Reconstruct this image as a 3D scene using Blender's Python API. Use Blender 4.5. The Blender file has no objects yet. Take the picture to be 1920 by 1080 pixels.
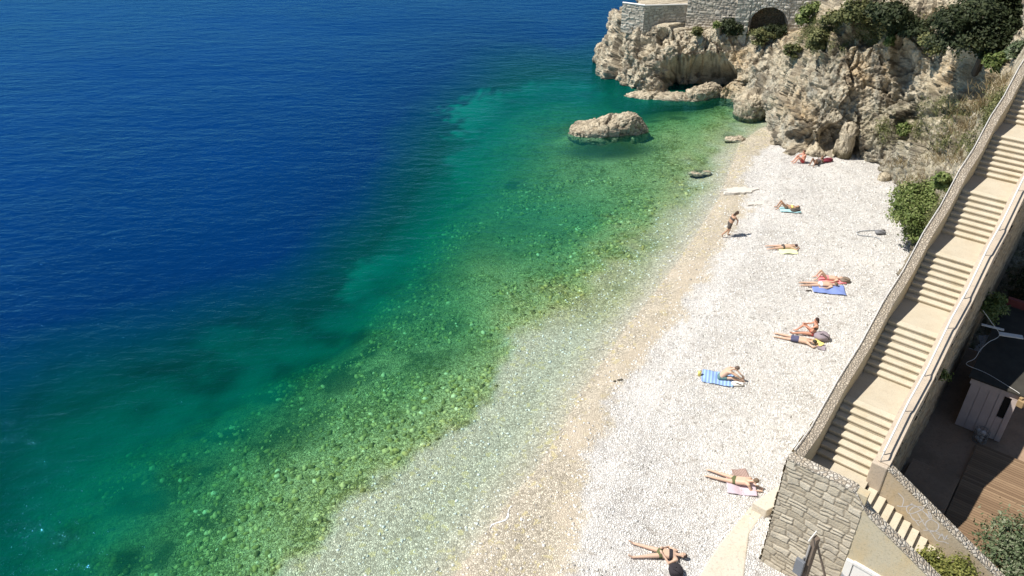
import bpy, math, random
import numpy as np
from mathutils import Vector, Matrix
random.seed(7); rng = np.random.default_rng(11)
SC = bpy.context.scene; COL = SC.collection
# ------------------------------------------------------------------ camera, sky, sun, exposure
CAM_H = 20.5; PITCH = math.radians(32.3); FPX = 1430.0
cd = bpy.data.cameras.new('camera'); cam = bpy.data.objects.new('camera', cd); COL.objects.link(cam)
cam.location = (0, 0, CAM_H); cam.rotation_euler = (math.radians(90) - PITCH, 0, 0)
cd.sensor_width = 36; cd.lens = 36 * FPX / 1920; cd.clip_end = 6000; cd.clip_start = 0.1
SC.camera = cam
SUN_EL = math.radians(56.5); SUN_AZ = math.radians(-89)      # light comes from -X
w = bpy.data.worlds.new('World'); SC.world = w; w.use_nodes = True
nt = w.node_tree; nt.nodes.clear()
sky = nt.nodes.new('ShaderNodeTexSky'); sky.sky_type = 'NISHITA'; sky.sun_disc = False
sky.sun_elevation = SUN_EL; sky.sun_rotation = SUN_AZ; sky.ozone_density = 1.3; sky.dust_density = 0.0; sky.altitude = 200
bg = nt.nodes.new('ShaderNodeBackground'); bg.inputs[1].default_value = 0.06
out = nt.nodes.new('ShaderNodeOutputWorld')
nt.links.new(sky.outputs[0], bg.inputs[0]); nt.links.new(bg.outputs[0], out.inputs[0])
ld = bpy.data.lights.new('sun', 'SUN'); ld.energy = 4.8; ld.angle = math.radians(0.5); ld.color = (1, 0.955, 0.88)
lo = bpy.data.objects.new('sun', ld); COL.objects.link(lo)
sv = Vector((math.cos(SUN_EL) * math.sin(SUN_AZ), math.cos(SUN_EL) * math.cos(SUN_AZ), math.sin(SUN_EL)))
lo.rotation_euler = sv.to_track_quat('Z', 'Y').to_euler(); lo.location = (-20, 0, 60)
SC.view_settings.view_transform = 'Standard'; SC.view_settings.look = 'None'
SC.view_settings.exposure = 0.42; SC.view_settings.gamma = 1
SC.cycles.max_bounces = 6; SC.cycles.transparent_max_bounces = 12
WL = -0.35                                                   # water level
# ------------------------------------------------------------------ survey: picture point + height -> place in the world
cT, sT = math.cos(PITCH), math.sin(PITCH)
def un(x, y, z=0.0):
    u = (x - 960) / FPX; v = -(y - 540) / FPX
    d = np.array([u, cT + v * sT, -sT + v * cT]); t = (z - CAM_H) / d[2]
    return np.array([0, 0, CAM_H]) + t * d
def proj(P):
    P = np.asarray(P, float); X = P[..., 0]; Y = P[..., 1]; Z = P[..., 2] - CAM_H
    d = np.maximum(Y * cT - Z * sT, 0.5); u = Y * sT + Z * cT
    return 960 + FPX * X / d, 540 - FPX * u / d
# stair frame: s runs up the main flight, w to its left
AZ = 0.693; OX, OY, Z0 = 10.58, 16.15, 3.58; RISE = 0.147; FR = 1.609; LD = 1.802
DX, DY = math.sin(AZ), math.cos(AZ); NX, NY = -math.cos(AZ), math.sin(AZ)
def sw(s, w_, z): return Vector((OX + s * DX + w_ * NX, OY + s * DY + w_ * NY, z))
def zp(s):
    if s < 0: return Z0
    k = int(s // (FR + LD)); q = s - k * (FR + LD)
    return Z0 + 8 * RISE * k + 8 * RISE * min(q / FR, 1)
# ------------------------------------------------------------------ noise
def _h(ix, iy, iz, k=0):
    n = (ix.astype(np.int64) * 374761393 + iy.astype(np.int64) * 668265263 + iz.astype(np.int64) * 2147483647 + k * 144665) & 0xffffffff
    n = ((n ^ (n >> 13)) * 1274126177) & 0xffffffff; n = ((n ^ (n >> 16)) * 2246822519) & 0xffffffff
    return ((n ^ (n >> 15)) & 0xffffff) / float(0xffffff)
def vnoise(P, k=0):
    I = np.floor(P); F = P - I; F = F * F * (3 - 2 * F); I = I.astype(np.int64); r = 0
    for a in (0, 1):
        for b in (0, 1):
            for c in (0, 1):
                wt = (F[:, 0] if a else 1 - F[:, 0]) * (F[:, 1] if b else 1 - F[:, 1]) * (F[:, 2] if c else 1 - F[:, 2])
                r = r + wt * _h(I[:, 0] + a, I[:, 1] + b, I[:, 2] + c, k)
    return r
def fbm(P, o=4, k=0):
    r = 0; a = 0.5; s = 0
    for i in range(o): r = r + a * vnoise(P * (2.03 ** i) + 17.3 * i, k + i); s += a; a *= 0.5
    return r / s
def worley(P, k=0):
    I = np.floor(P).astype(np.int64); N = len(P)
    f1 = np.full(N, 9.); f2 = np.full(N, 9.); cid = np.zeros(N); cc = np.zeros((N, 3))
    for a in (-1, 0, 1):
        for b in (-1, 0, 1):
            for c in (-1, 0, 1):
                J = I + np.array([a, b, c])
                C = J + np.stack([_h(J[:, 0], J[:, 1], J[:, 2], k + q) for q in (1, 2, 3)], 1)
                d = np.linalg.norm(P - C, axis=1); idr = _h(J[:, 0], J[:, 1], J[:, 2], k + 4)
                m = d < f1
                f2 = np.where(m, f1, np.minimum(f2, d)); cid = np.where(m, idr, cid)
                cc = np.where(m[:, None], C, cc); f1 = np.where(m, d, f1)
    return f1, f2, cid, cc
def sstep(a, b, x): t = np.clip((x - a) / (b - a), 0, 1); return t * t * (3 - 2 * t)
# ------------------------------------------------------------------ mesh helpers
def mk(name, V, Fc, mat=None, parent=None, smooth=False, attrs=None, uv=None, mats=None, midx=None):
    me = bpy.data.meshes.new(name); V = np.asarray(V, float)
    if isinstance(Fc, np.ndarray):
        n = len(Fc); k = Fc.shape[1]
        me.vertices.add(len(V)); me.vertices.foreach_set('co', V.ravel())
        me.loops.add(n * k); me.loops.foreach_set('vertex_index', Fc.ravel().astype(np.int32))
        me.polygons.add(n); me.polygons.foreach_set('loop_start', np.arange(0, n * k, k, dtype=np.int32))
        me.update(calc_edges=True)
    else:
        me.from_pydata([tuple(v) for v in V], [], Fc)
    for nm, (dom, arr) in (attrs or {}).items():
        at = me.attributes.new(nm, 'FLOAT', dom); at.data.foreach_set('value', np.asarray(arr, np.float32))
    if mat: me.materials.append(mat)
    if smooth: me.polygons.foreach_set('use_smooth', np.ones(len(me.polygons), bool))
    me.update(); me.validate()
    o = bpy.data.objects.new(name, me); COL.objects.link(o)
    if parent: o.parent = parent
    return o
def grid_faces(nu, nv, flip=False):
    i = np.arange(nu * nv).reshape(nu, nv)
    f = np.stack([i[:-1, :-1], i[1:, :-1], i[1:, 1:], i[:-1, 1:]], -1).reshape(-1, 4)
    return f[:, ::-1].copy() if flip else f
def empty(name, loc=(0, 0, 0), rz=0):
    o = bpy.data.objects.new(name, None); COL.objects.link(o); o.location = loc; o.rotation_euler = (0, 0, rz); o.empty_display_size = 0.3
    return o
def tag(o, label=None, cat=None, group=None, kind=None):
    if label: o['label'] = label
    if cat: o['category'] = cat
    if group: o['group'] = group
    if kind: o['kind'] = kind
    return o
class MB:
    def __init__(s): s.V = []; s.F = []
    def poly(s, pts, faces):
        b = len(s.V); s.V += [tuple(p) for p in pts]; s.F += [tuple(b + i for i in f) for f in faces]
    def hexa(s, p):   # p: 4 bottom + 4 top
        s.poly(p, [(3, 2, 1, 0), (4, 5, 6, 7), (0, 1, 5, 4), (1, 2, 6, 5), (2, 3, 7, 6), (3, 0, 4, 7)])
    def swbox(s, s0, s1, w0, w1, z0, z1, z0b=None, z1b=None):   # in the stair frame; b: heights at s1
        z0b = z0 if z0b is None else z0b; z1b = z1 if z1b is None else z1b
        s.hexa([sw(s0, w0, z0), sw(s1, w0, z0b), sw(s1, w1, z0b), sw(s0, w1, z0), sw(s0, w0, z1), sw(s1, w0, z1b), sw(s1, w1, z1b), sw(s0, w1, z1)][::1])
    def box(s, c, size, rz=0, M=None):
        hx, hy, hz = [q / 2 for q in size]; R = M or Matrix.Rotation(rz, 3, 'Z'); c = Vector(c)
        P = [c + R @ Vector(q) for q in ((-hx, -hy, -hz), (hx, -hy, -hz), (hx, hy, -hz), (-hx, hy, -hz), (-hx, -hy, hz), (hx, -hy, hz), (hx, hy, hz), (-hx, hy, hz))]
        s.hexa(P)
    def tube(s, pts, rad, n=7, caps=True):
        pts = [Vector(p) for p in pts]; rad = rad if isinstance(rad, (list, tuple)) else [rad] * len(pts)
        b = len(s.V); up = Vector((0.13, 0.21, 1))
        for i, p in enumerate(pts):
            t = (pts[min(i + 1, len(pts) - 1)] - pts[max(i - 1, 0)]).normalized()
            a = t.cross(up); a = a if a.length > 1e-3 else t.cross(Vector((1, 0, 0))); a.normalize(); c = t.cross(a)
            for j in range(n):
                th = 2 * math.pi * j / n; s.V.append(tuple(p + rad[i] * (math.cos(th) * a + math.sin(th) * c)))
        for i in range(len(pts) - 1):
            for j in range(n):
                k = (j + 1) % n; s.F.append((b + i * n + j, b + i * n + k, b + (i + 1) * n + k, b + (i + 1) * n + j))
        if caps:
            s.F.append(tuple(b + j for j in range(n))[::-1]); s.F.append(tuple(b + (len(pts) - 1) * n + j for j in range(n)))
    def ball(s, c, r, nu=12, nv=8, M=None):
        b = len(s.V); r = r if hasattr(r, '__len__') else (r, r, r); c = Vector(c)
        for i in range(nv + 1):
            ph = math.pi * i / nv
            for j in range(nu):
                th = 2 * math.pi * j / nu
                v = Vector((r[0] * math.sin(ph) * math.cos(th), r[1] * math.sin(ph) * math.sin(th), r[2] * math.cos(ph)))
                s.V.append(tuple(c + (M @ v if M else v)))
        for i in range(nv):
            for j in range(nu):
                k = (j + 1) % nu; s.F.append((b + i * nu + j, b + (i + 1) * nu + j, b + (i + 1) * nu + k, b + i * nu + k))
    def build(s, name, mat, parent=None, smooth=False, bevel=0):
        o = mk(name, s.V, s.F, mat, parent, smooth)
        if bevel:
            m = o.modifiers.new('bevel', 'BEVEL'); m.width = bevel; m.segments = 2; m.limit_method = 'ANGLE'
        return o
def bm_fix(o):
    import bmesh
    b = bmesh.new(); b.from_mesh(o.data); bmesh.ops.recalc_face_normals(b, faces=b.faces); b.to_mesh(o.data); b.free()
# ------------------------------------------------------------------ node helpers
class NT:
    def __init__(s, name):
        s.m = bpy.data.materials.new(name); s.m.use_nodes = True; s.t = s.m.node_tree; s.t.nodes.clear()
        s.out = s.n('ShaderNodeOutputMaterial'); s.tc = s.n('ShaderNodeTexCoord').outputs['Object']
    def n(s, t, **kw):
        x = s.t.nodes.new(t)
        for k, v in kw.items(): setattr(x, k, v)
        return x
    def l(s, a, b): s.t.links.new(a, b)
    def set(s, inp, v):
        if v is None: return
        if hasattr(v, 'is_linked') or isinstance(v, bpy.types.NodeSocket): s.l(v, inp)
        else:
            if inp.type == 'RGBA' and hasattr(v, '__len__') and len(v) == 3: v = (*v, 1)
            inp.default_value = v
    def attr(s, nm): return s.n('ShaderNodeAttribute', attribute_name=nm).outputs['Fac']
    def math(s, op, a, b=None, c=None, clamp=False):
        x = s.n('ShaderNodeMath', operation=op); x.use_clamp = clamp
        s.set(x.inputs[0], a); s.set(x.inputs[1], b) if b is not None else 0
        if c is not None: s.set(x.inputs[2], c)
        return x.outputs[0]
    def mp(s, scale=(1, 1, 1), rot=(0, 0, 0), v=None):
        x = s.n('ShaderNodeMapping'); s.l(v or s.tc, x.inputs[0]); x.inputs['Scale'].default_value = scale; x.inputs['Rotation'].default_value = rot
        return x.outputs[0]
    def noise(s, sc, det=4, rough=.55, v=None, dist=0):
        x = s.n('ShaderNodeTexNoise'); s.l(v or s.tc, x.inputs['Vector']); x.inputs['Scale'].default_value = sc
        x.inputs['Detail'].default_value = det; x.inputs['Roughness'].default_value = rough; x.inputs['Distortion'].default_value = dist
        return x.outputs['Fac']
    def voro(s, sc, feat='F1', v=None, out='Distance', rnd=1):
        x = s.n('ShaderNodeTexVoronoi', feature=feat); s.l(v or s.tc, x.inputs['Vector']); x.inputs['Scale'].default_value = sc
        if 'Randomness' in x.inputs: x.inputs['Randomness'].default_value = rnd
        return x.outputs[out]
    def ramp(s, f, stops, interp='LINEAR'):
        x = s.n('ShaderNodeValToRGB'); s.set(x.inputs[0], f); e = x.color_ramp.elements; x.color_ramp.interpolation = interp
        while len(e) < len(stops): e.new(0.5)
        for i, (p, c) in enumerate(stops):
            e[i].position = p; e[i].color = (c, c, c, 1) if not hasattr(c, '__len__') else (*c, 1)
        return x.outputs[0]
    def mix(s, f, a, b, mode='MIX'):
        x = s.n('ShaderNodeMix', data_type='RGBA', blend_type=mode); s.set(x.inputs[0], f); s.set(x.inputs[6], a); s.set(x.inputs[7], b)
        return x.outputs[2]
    def bump(s, h, strength=.5, dist=.02, n=None):
        x = s.n('ShaderNodeBump'); s.l(h, x.inputs['Height']); x.inputs['Strength'].default_value = strength; x.inputs['Distance'].default_value = dist
        if n is not None: s.l(n, x.inputs['Normal'])
        return x.outputs[0]
    def bsdf(s, col, rough=.9, nrm=None, spec=.25, metal=0, **kw):
        x = s.n('ShaderNodeBsdfPrincipled'); s.set(x.inputs['Base Color'], col); s.set(x.inputs['Roughness'], rough)
        x.inputs['Specular IOR Level'].default_value = spec; x.inputs['Metallic'].default_value = metal
        if nrm is not None: s.l(nrm, x.inputs['Normal'])
        s.l(x.outputs[0], s.out.inputs[0]); return x
def simple(name, c, rough=.7, var=.15, sc=9, bumpd=.004, spec=.3, metal=0):
    t = NT(name); n = t.noise(sc, 5)
    c = np.array(c); col = t.mix(n, tuple(c * (1 - var)), tuple(np.minimum(c * (1 + var), 1)))
    t.bsdf(col, rough, t.bump(t.noise(sc * 4, 3), .4, bumpd), spec, metal); return t.m
M = {}
def mat_masonry(name, c1, c2, mortar, sc=1):
    t = NT(name); tone = t.attr('tone'); gr = t.attr('groove')
    c = t.mix(tone, c1, c2); c = t.mix(t.math('MULTIPLY', t.noise(3.1, 5, .65), .55), c, (.50, .43, .30))
    c = t.mix(t.math('MULTIPLY', t.ramp(t.noise(1.3, 5, .7), [(.5, 0), (.7, 1)]), .45), c, (.17, .15, .13))
    c = t.mix(gr, c, mortar)
    h = t.math('ADD', t.noise(14, 6, .7), t.math('MULTIPLY', t.voro(22), .5))
    t.bsdf(c, .93, t.bump(h, .8, .02)); return t.m
M['wallstone'] = mat_masonry('wall_stone', (.42, .36, .275), (.66, .59, .48), (.30, .25, .185))
M['fort'] = mat_masonry('fort_stone', (.48, .43, .36), (.74, .68, .59), (.24, .20, .16))
def mat_rubble(name, base=(.47, .40, .31), lo_=(.20, .165, .13), sc=9, hi=(.66, .62, .55)):
    t = NT(name); d = t.noise(3, 3); v = t.mp((sc, sc, sc)); e = t.voro(1, 'DISTANCE_TO_EDGE', v); cc = t.n('ShaderNodeTexVoronoi'); t.l(v, cc.inputs[0]); cc.inputs['Scale'].default_value = 1
    sep = t.n('ShaderNodeSeparateColor'); t.l(cc.outputs['Color'], sep.inputs[0])
    c = t.mix(sep.outputs[0], base, hi); c = t.mix(t.math('MULTIPLY', d, .4), c, (.4, .33, .22))
    g = t.ramp(e, [(.0, 1), (.10, 0)]); c = t.mix(g, c, lo_)
    h = t.math('ADD', t.ramp(e, [(0, 0), (.25, 1)]), t.math('MULTIPLY', t.noise(30, 4), .4))
    t.bsdf(c, .92, t.bump(h, .9, .035)); return t.m
M['rubble'] = mat_rubble('rubble_coping')
M['rubble3'] = mat_rubble('worn_coping', (.40, .335, .26), (.20, .165, .13), 12, (.54, .47, .38))
M['rubble2'] = mat_rubble('rubble_wall', (.20, .155, .105), (.07, .055, .04), 5, (.32, .26, .19))
def mat_plaster(name, c1, c2, stain, sc=1.2):
    t = NT(name); n = t.noise(sc, 6, .65); c = t.mix(n, c1, c2)
    st = t.ramp(t.noise(sc * .8, 5, .7, t.mp((1, 1, .5))), [(.45, 0), (.7, 1)]); c = t.mix(t.math('MULTIPLY', st, .6), c, stain)
    sp = t.ramp(t.noise(sc * 12, 4, .85), [(.36, 1), (.48, 0)]); c = t.mix(t.math('MULTIPLY', sp, .45), c, tuple(q * .45 for q in c1))
    t.bsdf(c, .93, t.bump(t.noise(sc * 18, 6, .7), .6, .015)); return t.m
M['plaster'] = mat_plaster('ochre_plaster', (.56, .50, .36), (.47, .41, .30), (.56, .42, .22))
M['graf'] = mat_plaster('stained_plaster', (.46, .38, .27), (.54, .46, .35), (.56, .38, .16), 1.0)
M['tread'] = mat_plaster('step_concrete', (.64, .57, .445), (.56, .49, .375), (.50, .42, .28), 2.0)
M['land'] = mat_plaster('landing_concrete', (.60, .53, .41), (.49, .43, .325), (.48, .40, .29), 2.6)
M['para'] = mat_plaster('parapet_concrete', (.56, .47, .37), (.48, .40, .31), (.38, .32, .26), 1.3)
M['slab'] = mat_plaster('slab_concrete', (.64, .58, .48), (.56, .50, .41), (.58, .48, .35), .9)
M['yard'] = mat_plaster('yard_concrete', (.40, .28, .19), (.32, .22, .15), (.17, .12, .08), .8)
M['foam'] = simple('sea_foam', (.80, .80, .78), .8, .1, 30, .01)
M['rail'] = simple('rail_paint', (.72, .70, .67), .45, .08, 6, .001, .5)
M['wood'] = simple('weathered_wood', (.17, .13, .10), .85, .35, 14)
M['white'] = simple('white_paint', (.78, .75, .70), .6, .06, 3)
M['greywood'] = simple('grey_shack_paint', (.62, .52, .48), .85, .22, 2.5)
M['dark'] = simple('dark_opening', (.02, .018, .016), .9, .1)
M['roof'] = simple('tarred_roof', (.045, .042, .035), .95, .5, 3, .01)
M['redtrim'] = simple('red_trim', (.20, .05, .045), .8, .2)
M['steel'] = simple('grey_steel', (.25, .24, .23), .5, .2, 8, .002, .5)
M['metalblue'] = simple('blue_grey_metal', (.16, .17, .19), .5, .1, 5, .002, .5)
M['graffiti'] = simple('white_spray_paint', (.62, .60, .60), .8, .15, 20)
def mat_deck():
    t = NT('deck_boards'); sx = t.n('ShaderNodeSeparateXYZ'); uvv = t.n('ShaderNodeUVMap'); 
    a = t.attr('across'); b = t.math('FRACT', t.math('MULTIPLY', a, 1 / .12)); idx = t.math('FLOOR', t.math('MULTIPLY', a, 1 / .12))
    wn = t.n('ShaderNodeTexWhiteNoise', noise_dimensions='1D'); t.l(idx, wn.inputs['W'])
    c = t.mix(wn.outputs['Value'], (.19, .125, .075), (.34, .235, .145))
    c = t.mix(t.math('MULTIPLY', t.noise(2.5, 5, .7), .6), c, (.20, .12, .07)); gap = t.ramp(b, [(0, 0), (.07, 1), (.93, 1), (1, 0)])
    c = t.mix(gap, (.04, .025, .015), c)
    t.bsdf(c, .7, t.bump(gap, .8, .02)); return t.m
M['deck'] = mat_deck()
# rock
def mat_rock():
    t = NT('limestone'); och = t.attr('ochre'); net = t.attr('net'); shade = t.attr('tint')
    n1 = t.noise(.55, 6, .65); n2 = t.noise(2.6, 6, .7); n3 = t.noise(9, 5, .7)
    c = t.mix(n1, (.60, .51, .36), (.74, .67, .53)); c = t.mix(t.ramp(n2, [(.35, 0), (.65, 1)]), c, t.mix(.5, c, (.40, .32, .21)))
    c = t.mix(t.math('MULTIPLY', t.ramp(n3, [(.38, 1), (.52, 0)]), .5), c, (.22, .19, .145))
    c = t.mix(t.math('MULTIPLY', t.ramp(n3, [(.55, 0), (.68, 1)]), .35), c, (.66, .60, .50))
    oc = t.math('MULTIPLY', t.math('MULTIPLY', och, .65), t.ramp(t.noise(1.4, 5, .7), [(.38, .1), (.58, 1)])); c = t.mix(oc, c, (.54, .36, .17))
    st = t.ramp(t.noise(1.2, 5, .6, t.mp((1.6, 1.6, .22))), [(.42, 0), (.62, 1)])
    c = t.mix(t.math('MULTIPLY', net, t.math('MULTIPLY_ADD', st, .6, .15)), c, (.25, .275, .265))
    c = t.mix(t.math('MULTIPLY', t.attr('moss'), t.ramp(t.noise(3.3, 5, .7), [(.4, 0), (.55, 1)])), c, (.13, .13, .055))
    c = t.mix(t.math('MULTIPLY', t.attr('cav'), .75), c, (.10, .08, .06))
    sx = t.n('ShaderNodeSeparateXYZ'); t.l(t.tc, sx.inputs[0])
    wet = t.ramp(t.math('MULTIPLY_ADD', n2, .5, t.math('ADD', sx.outputs[2], .28)), [(.0, 1), (.38, 0)])
    c = t.mix(t.math('MULTIPLY', wet, .8), c, (.10, .085, .045))
    h = t.math('ADD', t.noise(5, 8, .72), t.math('MULTIPLY', t.voro(7, 'DISTANCE_TO_EDGE'), .6))
    t.bsdf(c, .94, t.bump(t.noise(16, 4, .7), .9, .03, t.bump(h, 1.0, .11)), .15); return t.m
M['rock'] = mat_rock()
# ground / seabed
def mat_ground():
    t = NT('beach_and_seabed'); sand = t.attr('sand'); alg = t.attr('algae'); dep = t.attr('deep'); wet = t.attr('wet'); dk = t.attr('darkbed')
    warp = t.n('ShaderNodeVectorMath', operation='ADD')
    nz = t.n('ShaderNodeTexNoise'); t.l(t.tc, nz.inputs['Vector']); nz.inputs['Scale'].default_value = 1.3
    sc_ = t.n('ShaderNodeVectorMath', operation='SCALE'); t.l(nz.outputs['Color'], sc_.inputs[0]); sc_.inputs['Scale'].default_value = .35
    t.l(t.tc, warp.inputs[0]); t.l(sc_.outputs[0], warp.inputs[1]); v = warp.outputs[0]
    nz2 = t.n('ShaderNodeTexNoise'); t.l(t.tc, nz2.inputs['Vector']); nz2.inputs['Scale'].default_value = 4; nz2.inputs['Detail'].default_value = 4
    sc2 = t.n('ShaderNodeVectorMath', operation='SCALE'); t.l(nz2.outputs['Color'], sc2.inputs[0]); sc2.inputs['Scale'].default_value = .55
    warp2 = t.n('ShaderNodeVectorMath', operation='ADD'); t.l(v, warp2.inputs[0]); t.l(sc2.outputs[0], warp2.inputs[1])
    def pebble(sc):
        e = t.voro(sc, 'DISTANCE_TO_EDGE', v); c = t.n('ShaderNodeTexVoronoi'); t.l(v, c.inputs[0]); c.inputs['Scale'].default_value = sc
        s = t.n('ShaderNodeSeparateColor'); t.l(c.outputs['Color'], s.inputs[0]); return e, s.outputs[0], s.outputs[1]
    e1, r1, q1 = pebble(14); v = warp2.outputs[0]; e2, r2, q2 = pebble(5.6); e3, r3, q3 = pebble(2.1)
    big = t.noise(.35, 4, .6)
    # dry white pebbles
    wh = t.mix(t.ramp(r1, [(0, 0), (.2, .5), (.45, .8), (1, 1)]), (.52, .50, .475), (.82, .79, .75))
    wh = t.mix(t.ramp(t.math('MULTIPLY_ADD', big, .2, e1), [(.10, 1), (.17, 0)]), wh, (.33, .315, .295))
    wh = t.mix(t.ramp(q2, [(.93, 0), (.95, .5)]), wh, (.33, .29, .25))
    wh = t.mix(t.math('MULTIPLY', t.ramp(t.noise(1.1, 4, .7), [(.42, 0), (.7, 1)]), .22), wh, (.62, .54, .44))
    # wet grey shallows
    gy = t.mix(r1, (.34, .30, .23), (.80, .72, .58)); gy = t.mix(t.ramp(e1, [(.0, 1), (.06, 0)]), gy, (.27, .23, .17))
    gy = t.mix(t.ramp(q2, [(.9, 0), (.93, .7)]), gy, (.60, .52, .28))
    # sand with fine grit
    sd = t.mix(big, (.62, .53, .41), (.70, .61, .48)); sd = t.mix(t.math('MULTIPLY', t.ramp(t.noise(16, 3, .8), [(.5, 0), (.62, 1)]), .5), sd, (.44, .36, .27))
    # algae covered stones
    al = t.mix(r2, (.26, .25, .06), (.86, .78, .36)); al = t.mix(t.ramp(e2, [(0, 1), (.12, 0)]), al, (.10, .11, .03))
    al3 = t.mix(r1, (.26, .24, .07), (.90, .82, .44)); al = t.mix(t.ramp(t.noise(.5, 3), [(.45, 0), (.55, .8)]), al, al3)
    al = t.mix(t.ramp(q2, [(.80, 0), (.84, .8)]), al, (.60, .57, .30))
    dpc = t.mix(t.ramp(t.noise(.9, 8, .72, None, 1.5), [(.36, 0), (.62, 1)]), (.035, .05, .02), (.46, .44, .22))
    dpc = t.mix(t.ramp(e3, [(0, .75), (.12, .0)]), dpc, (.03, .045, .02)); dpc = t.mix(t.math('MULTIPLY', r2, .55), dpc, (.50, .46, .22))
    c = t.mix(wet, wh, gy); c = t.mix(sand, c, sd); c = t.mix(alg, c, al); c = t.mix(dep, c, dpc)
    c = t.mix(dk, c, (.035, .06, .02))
    h1 = t.ramp(e1, [(0, 0), (.22, 1)]); h2 = t.ramp(e2, [(0, 0), (.3, 1)])
    nb = t.bump(h1, .75, .04); nb = t.bump(t.math('MULTIPLY', h2, alg), .75, .12, nb)
    t.bsdf(c, .9, nb, .2); return t.m
M['ground'] = mat_ground()
def mat_water():
    t = NT('sea_water'); d = t.attr('depth'); dk = t.attr('weedbed')
    body = t.ramp(t.math('MULTIPLY', d, 1 / 30), [(0, (.03, .20, .09)), (.035, (.012, .165, .075)), (.09, (.0, .20, .13)), (.14, (.0, .125, .088)), (.21, (.0, .058, .046)), (.32, (.0, .036, .058)), (.48, (.0, .020, .090)), (1, (.0, .027, .135))])
    big = t.noise(.06, 4, .6); body = t.mix(t.math('MULTIPLY', t.ramp(big, [(.35, 0), (.65, 1)]), .35), body, t.mix(.5, body, (.0, .02, .05)))
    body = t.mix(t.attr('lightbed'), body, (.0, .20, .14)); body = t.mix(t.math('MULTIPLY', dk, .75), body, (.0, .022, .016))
    op = t.math('SUBTRACT', 1, t.math('EXPONENT', t.math('MULTIPLY', t.math('POWER', t.math('MULTIPLY', t.math('MAXIMUM', t.math('SUBTRACT', d, .3), 0), 1 / 5.0), 1.3), -1)))
    def ex(k): return t.math('EXPONENT', t.math('MULTIPLY', d, -k))
    cc = t.n('ShaderNodeCombineColor'); t.l(ex(.42), cc.inputs[0]); t.l(ex(.07), cc.inputs[1]); t.l(ex(.16), cc.inputs[2])
    v = t.mp((1, 1, 1), (0, 0, math.radians(20)))
    w1 = t.noise(.55, 3, .5, t.mp((.6, 1.5, 1), (0, 0, math.radians(-12)))); w2 = t.noise(1.6, 5, .62, t.mp((.7, 1.4, 1), (0, 0, math.radians(14))), .4); w3 = t.noise(6, 3, .6, t.mp((.8, 1.3, 1)))
    h = t.math('ADD', t.math('MULTIPLY', w1, 1.0), t.math('ADD', t.math('MULTIPLY', w2, .75), t.math('MULTIPLY', w3, .12)))
    amp = t.ramp(t.math('MULTIPLY', d, .2), [(0, .04), (.08, .25), (1, 1)])
    lane = t.ramp(t.noise(.035, 4, .6, t.mp((1, 2.2, 1), (0, 0, .5))), [(.3, .55), (.7, 1.25)]); amp = t.math('MULTIPLY', amp, lane)
    b = t.n('ShaderNodeBump'); t.l(t.math('MULTIPLY', h, amp), b.inputs['Height']); b.inputs['Distance'].default_value = .15; b.inputs['Strength'].default_value = 1
    tr = t.n('ShaderNodeBsdfTransparent'); t.l(cc.outputs[0], tr.inputs[0])
    df = t.n('ShaderNodeBsdfDiffuse'); t.l(body, df.inputs[0]); t.l(b.outputs[0], df.inputs['Normal'])
    m1 = t.n('ShaderNodeMixShader'); t.l(op, m1.inputs[0]); t.l(tr.outputs[0], m1.inputs[1]); t.l(df.outputs[0], m1.inputs[2])
    gl = t.n('ShaderNodeBsdfGlossy'); gl.inputs['Roughness'].default_value = .04; gl.inputs[0].default_value = (.12, .50, 1, 1); t.l(b.outputs[0], gl.inputs['Normal'])
    fr = t.n('ShaderNodeFresnel'); fr.inputs[0].default_value = 1.33; t.l(b.outputs[0], fr.inputs['Normal'])
    m2 = t.n('ShaderNodeMixShader'); t.l(t.math('MULTIPLY', fr.outputs[0], .9), m2.inputs[0]); t.l(m1.outputs[0], m2.inputs[1]); t.l(gl.outputs[0], m2.inputs[2])
    t.l(m2.outputs[0], t.out.inputs[0]); return t.m
M['water'] = mat_water()
def mat_leaf(name, c1, c2, c3):
    t = NT(name); r = t.attr('rnd'); c = t.ramp(r, [(0, c1), (.55, c2), (1, c3)])
    x = t.bsdf(c, .65, None, .3); tl = t.n('ShaderNodeBsdfTranslucent'); t.l(c, tl.inputs[0]); mx = t.n('ShaderNodeMixShader'); mx.inputs[0].default_value = .2
    t.l(x.outputs[0], mx.inputs[1]); t.l(tl.outputs[0], mx.inputs[2]); t.l(mx.outputs[0], t.out.inputs[0]); return t.m
M['leaf_dark'] = mat_leaf('dark_leaves', (.018, .026, .010), (.035, .05, .018), (.11, .12, .055))
M['leaf_green'] = mat_leaf('green_leaves', (.06, .09, .02), (.15, .20, .055), (.40, .42, .18))
M['leaf_olive'] = mat_leaf('olive_leaves', (.06, .07, .025), (.14, .15, .055), (.30, .28, .12))
M['leaf_blue'] = mat_leaf('blue_green_leaves', (.045, .07, .03), (.11, .15, .07), (.42, .43, .30))
M['leaf_yellow'] = mat_leaf('yellow_green_leaves', (.08, .10, .02), (.20, .21, .05), (.42, .40, .12))
M['twig'] = simple('dry_twig', (.30, .22, .14), .9, .3)
M['drygrass'] = mat_leaf('dry_grass_blades', (.16, .11, .05), (.30, .23, .12), (.50, .42, .26))
M['bark'] = simple('bark', (.12, .09, .065), .9, .3)
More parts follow.
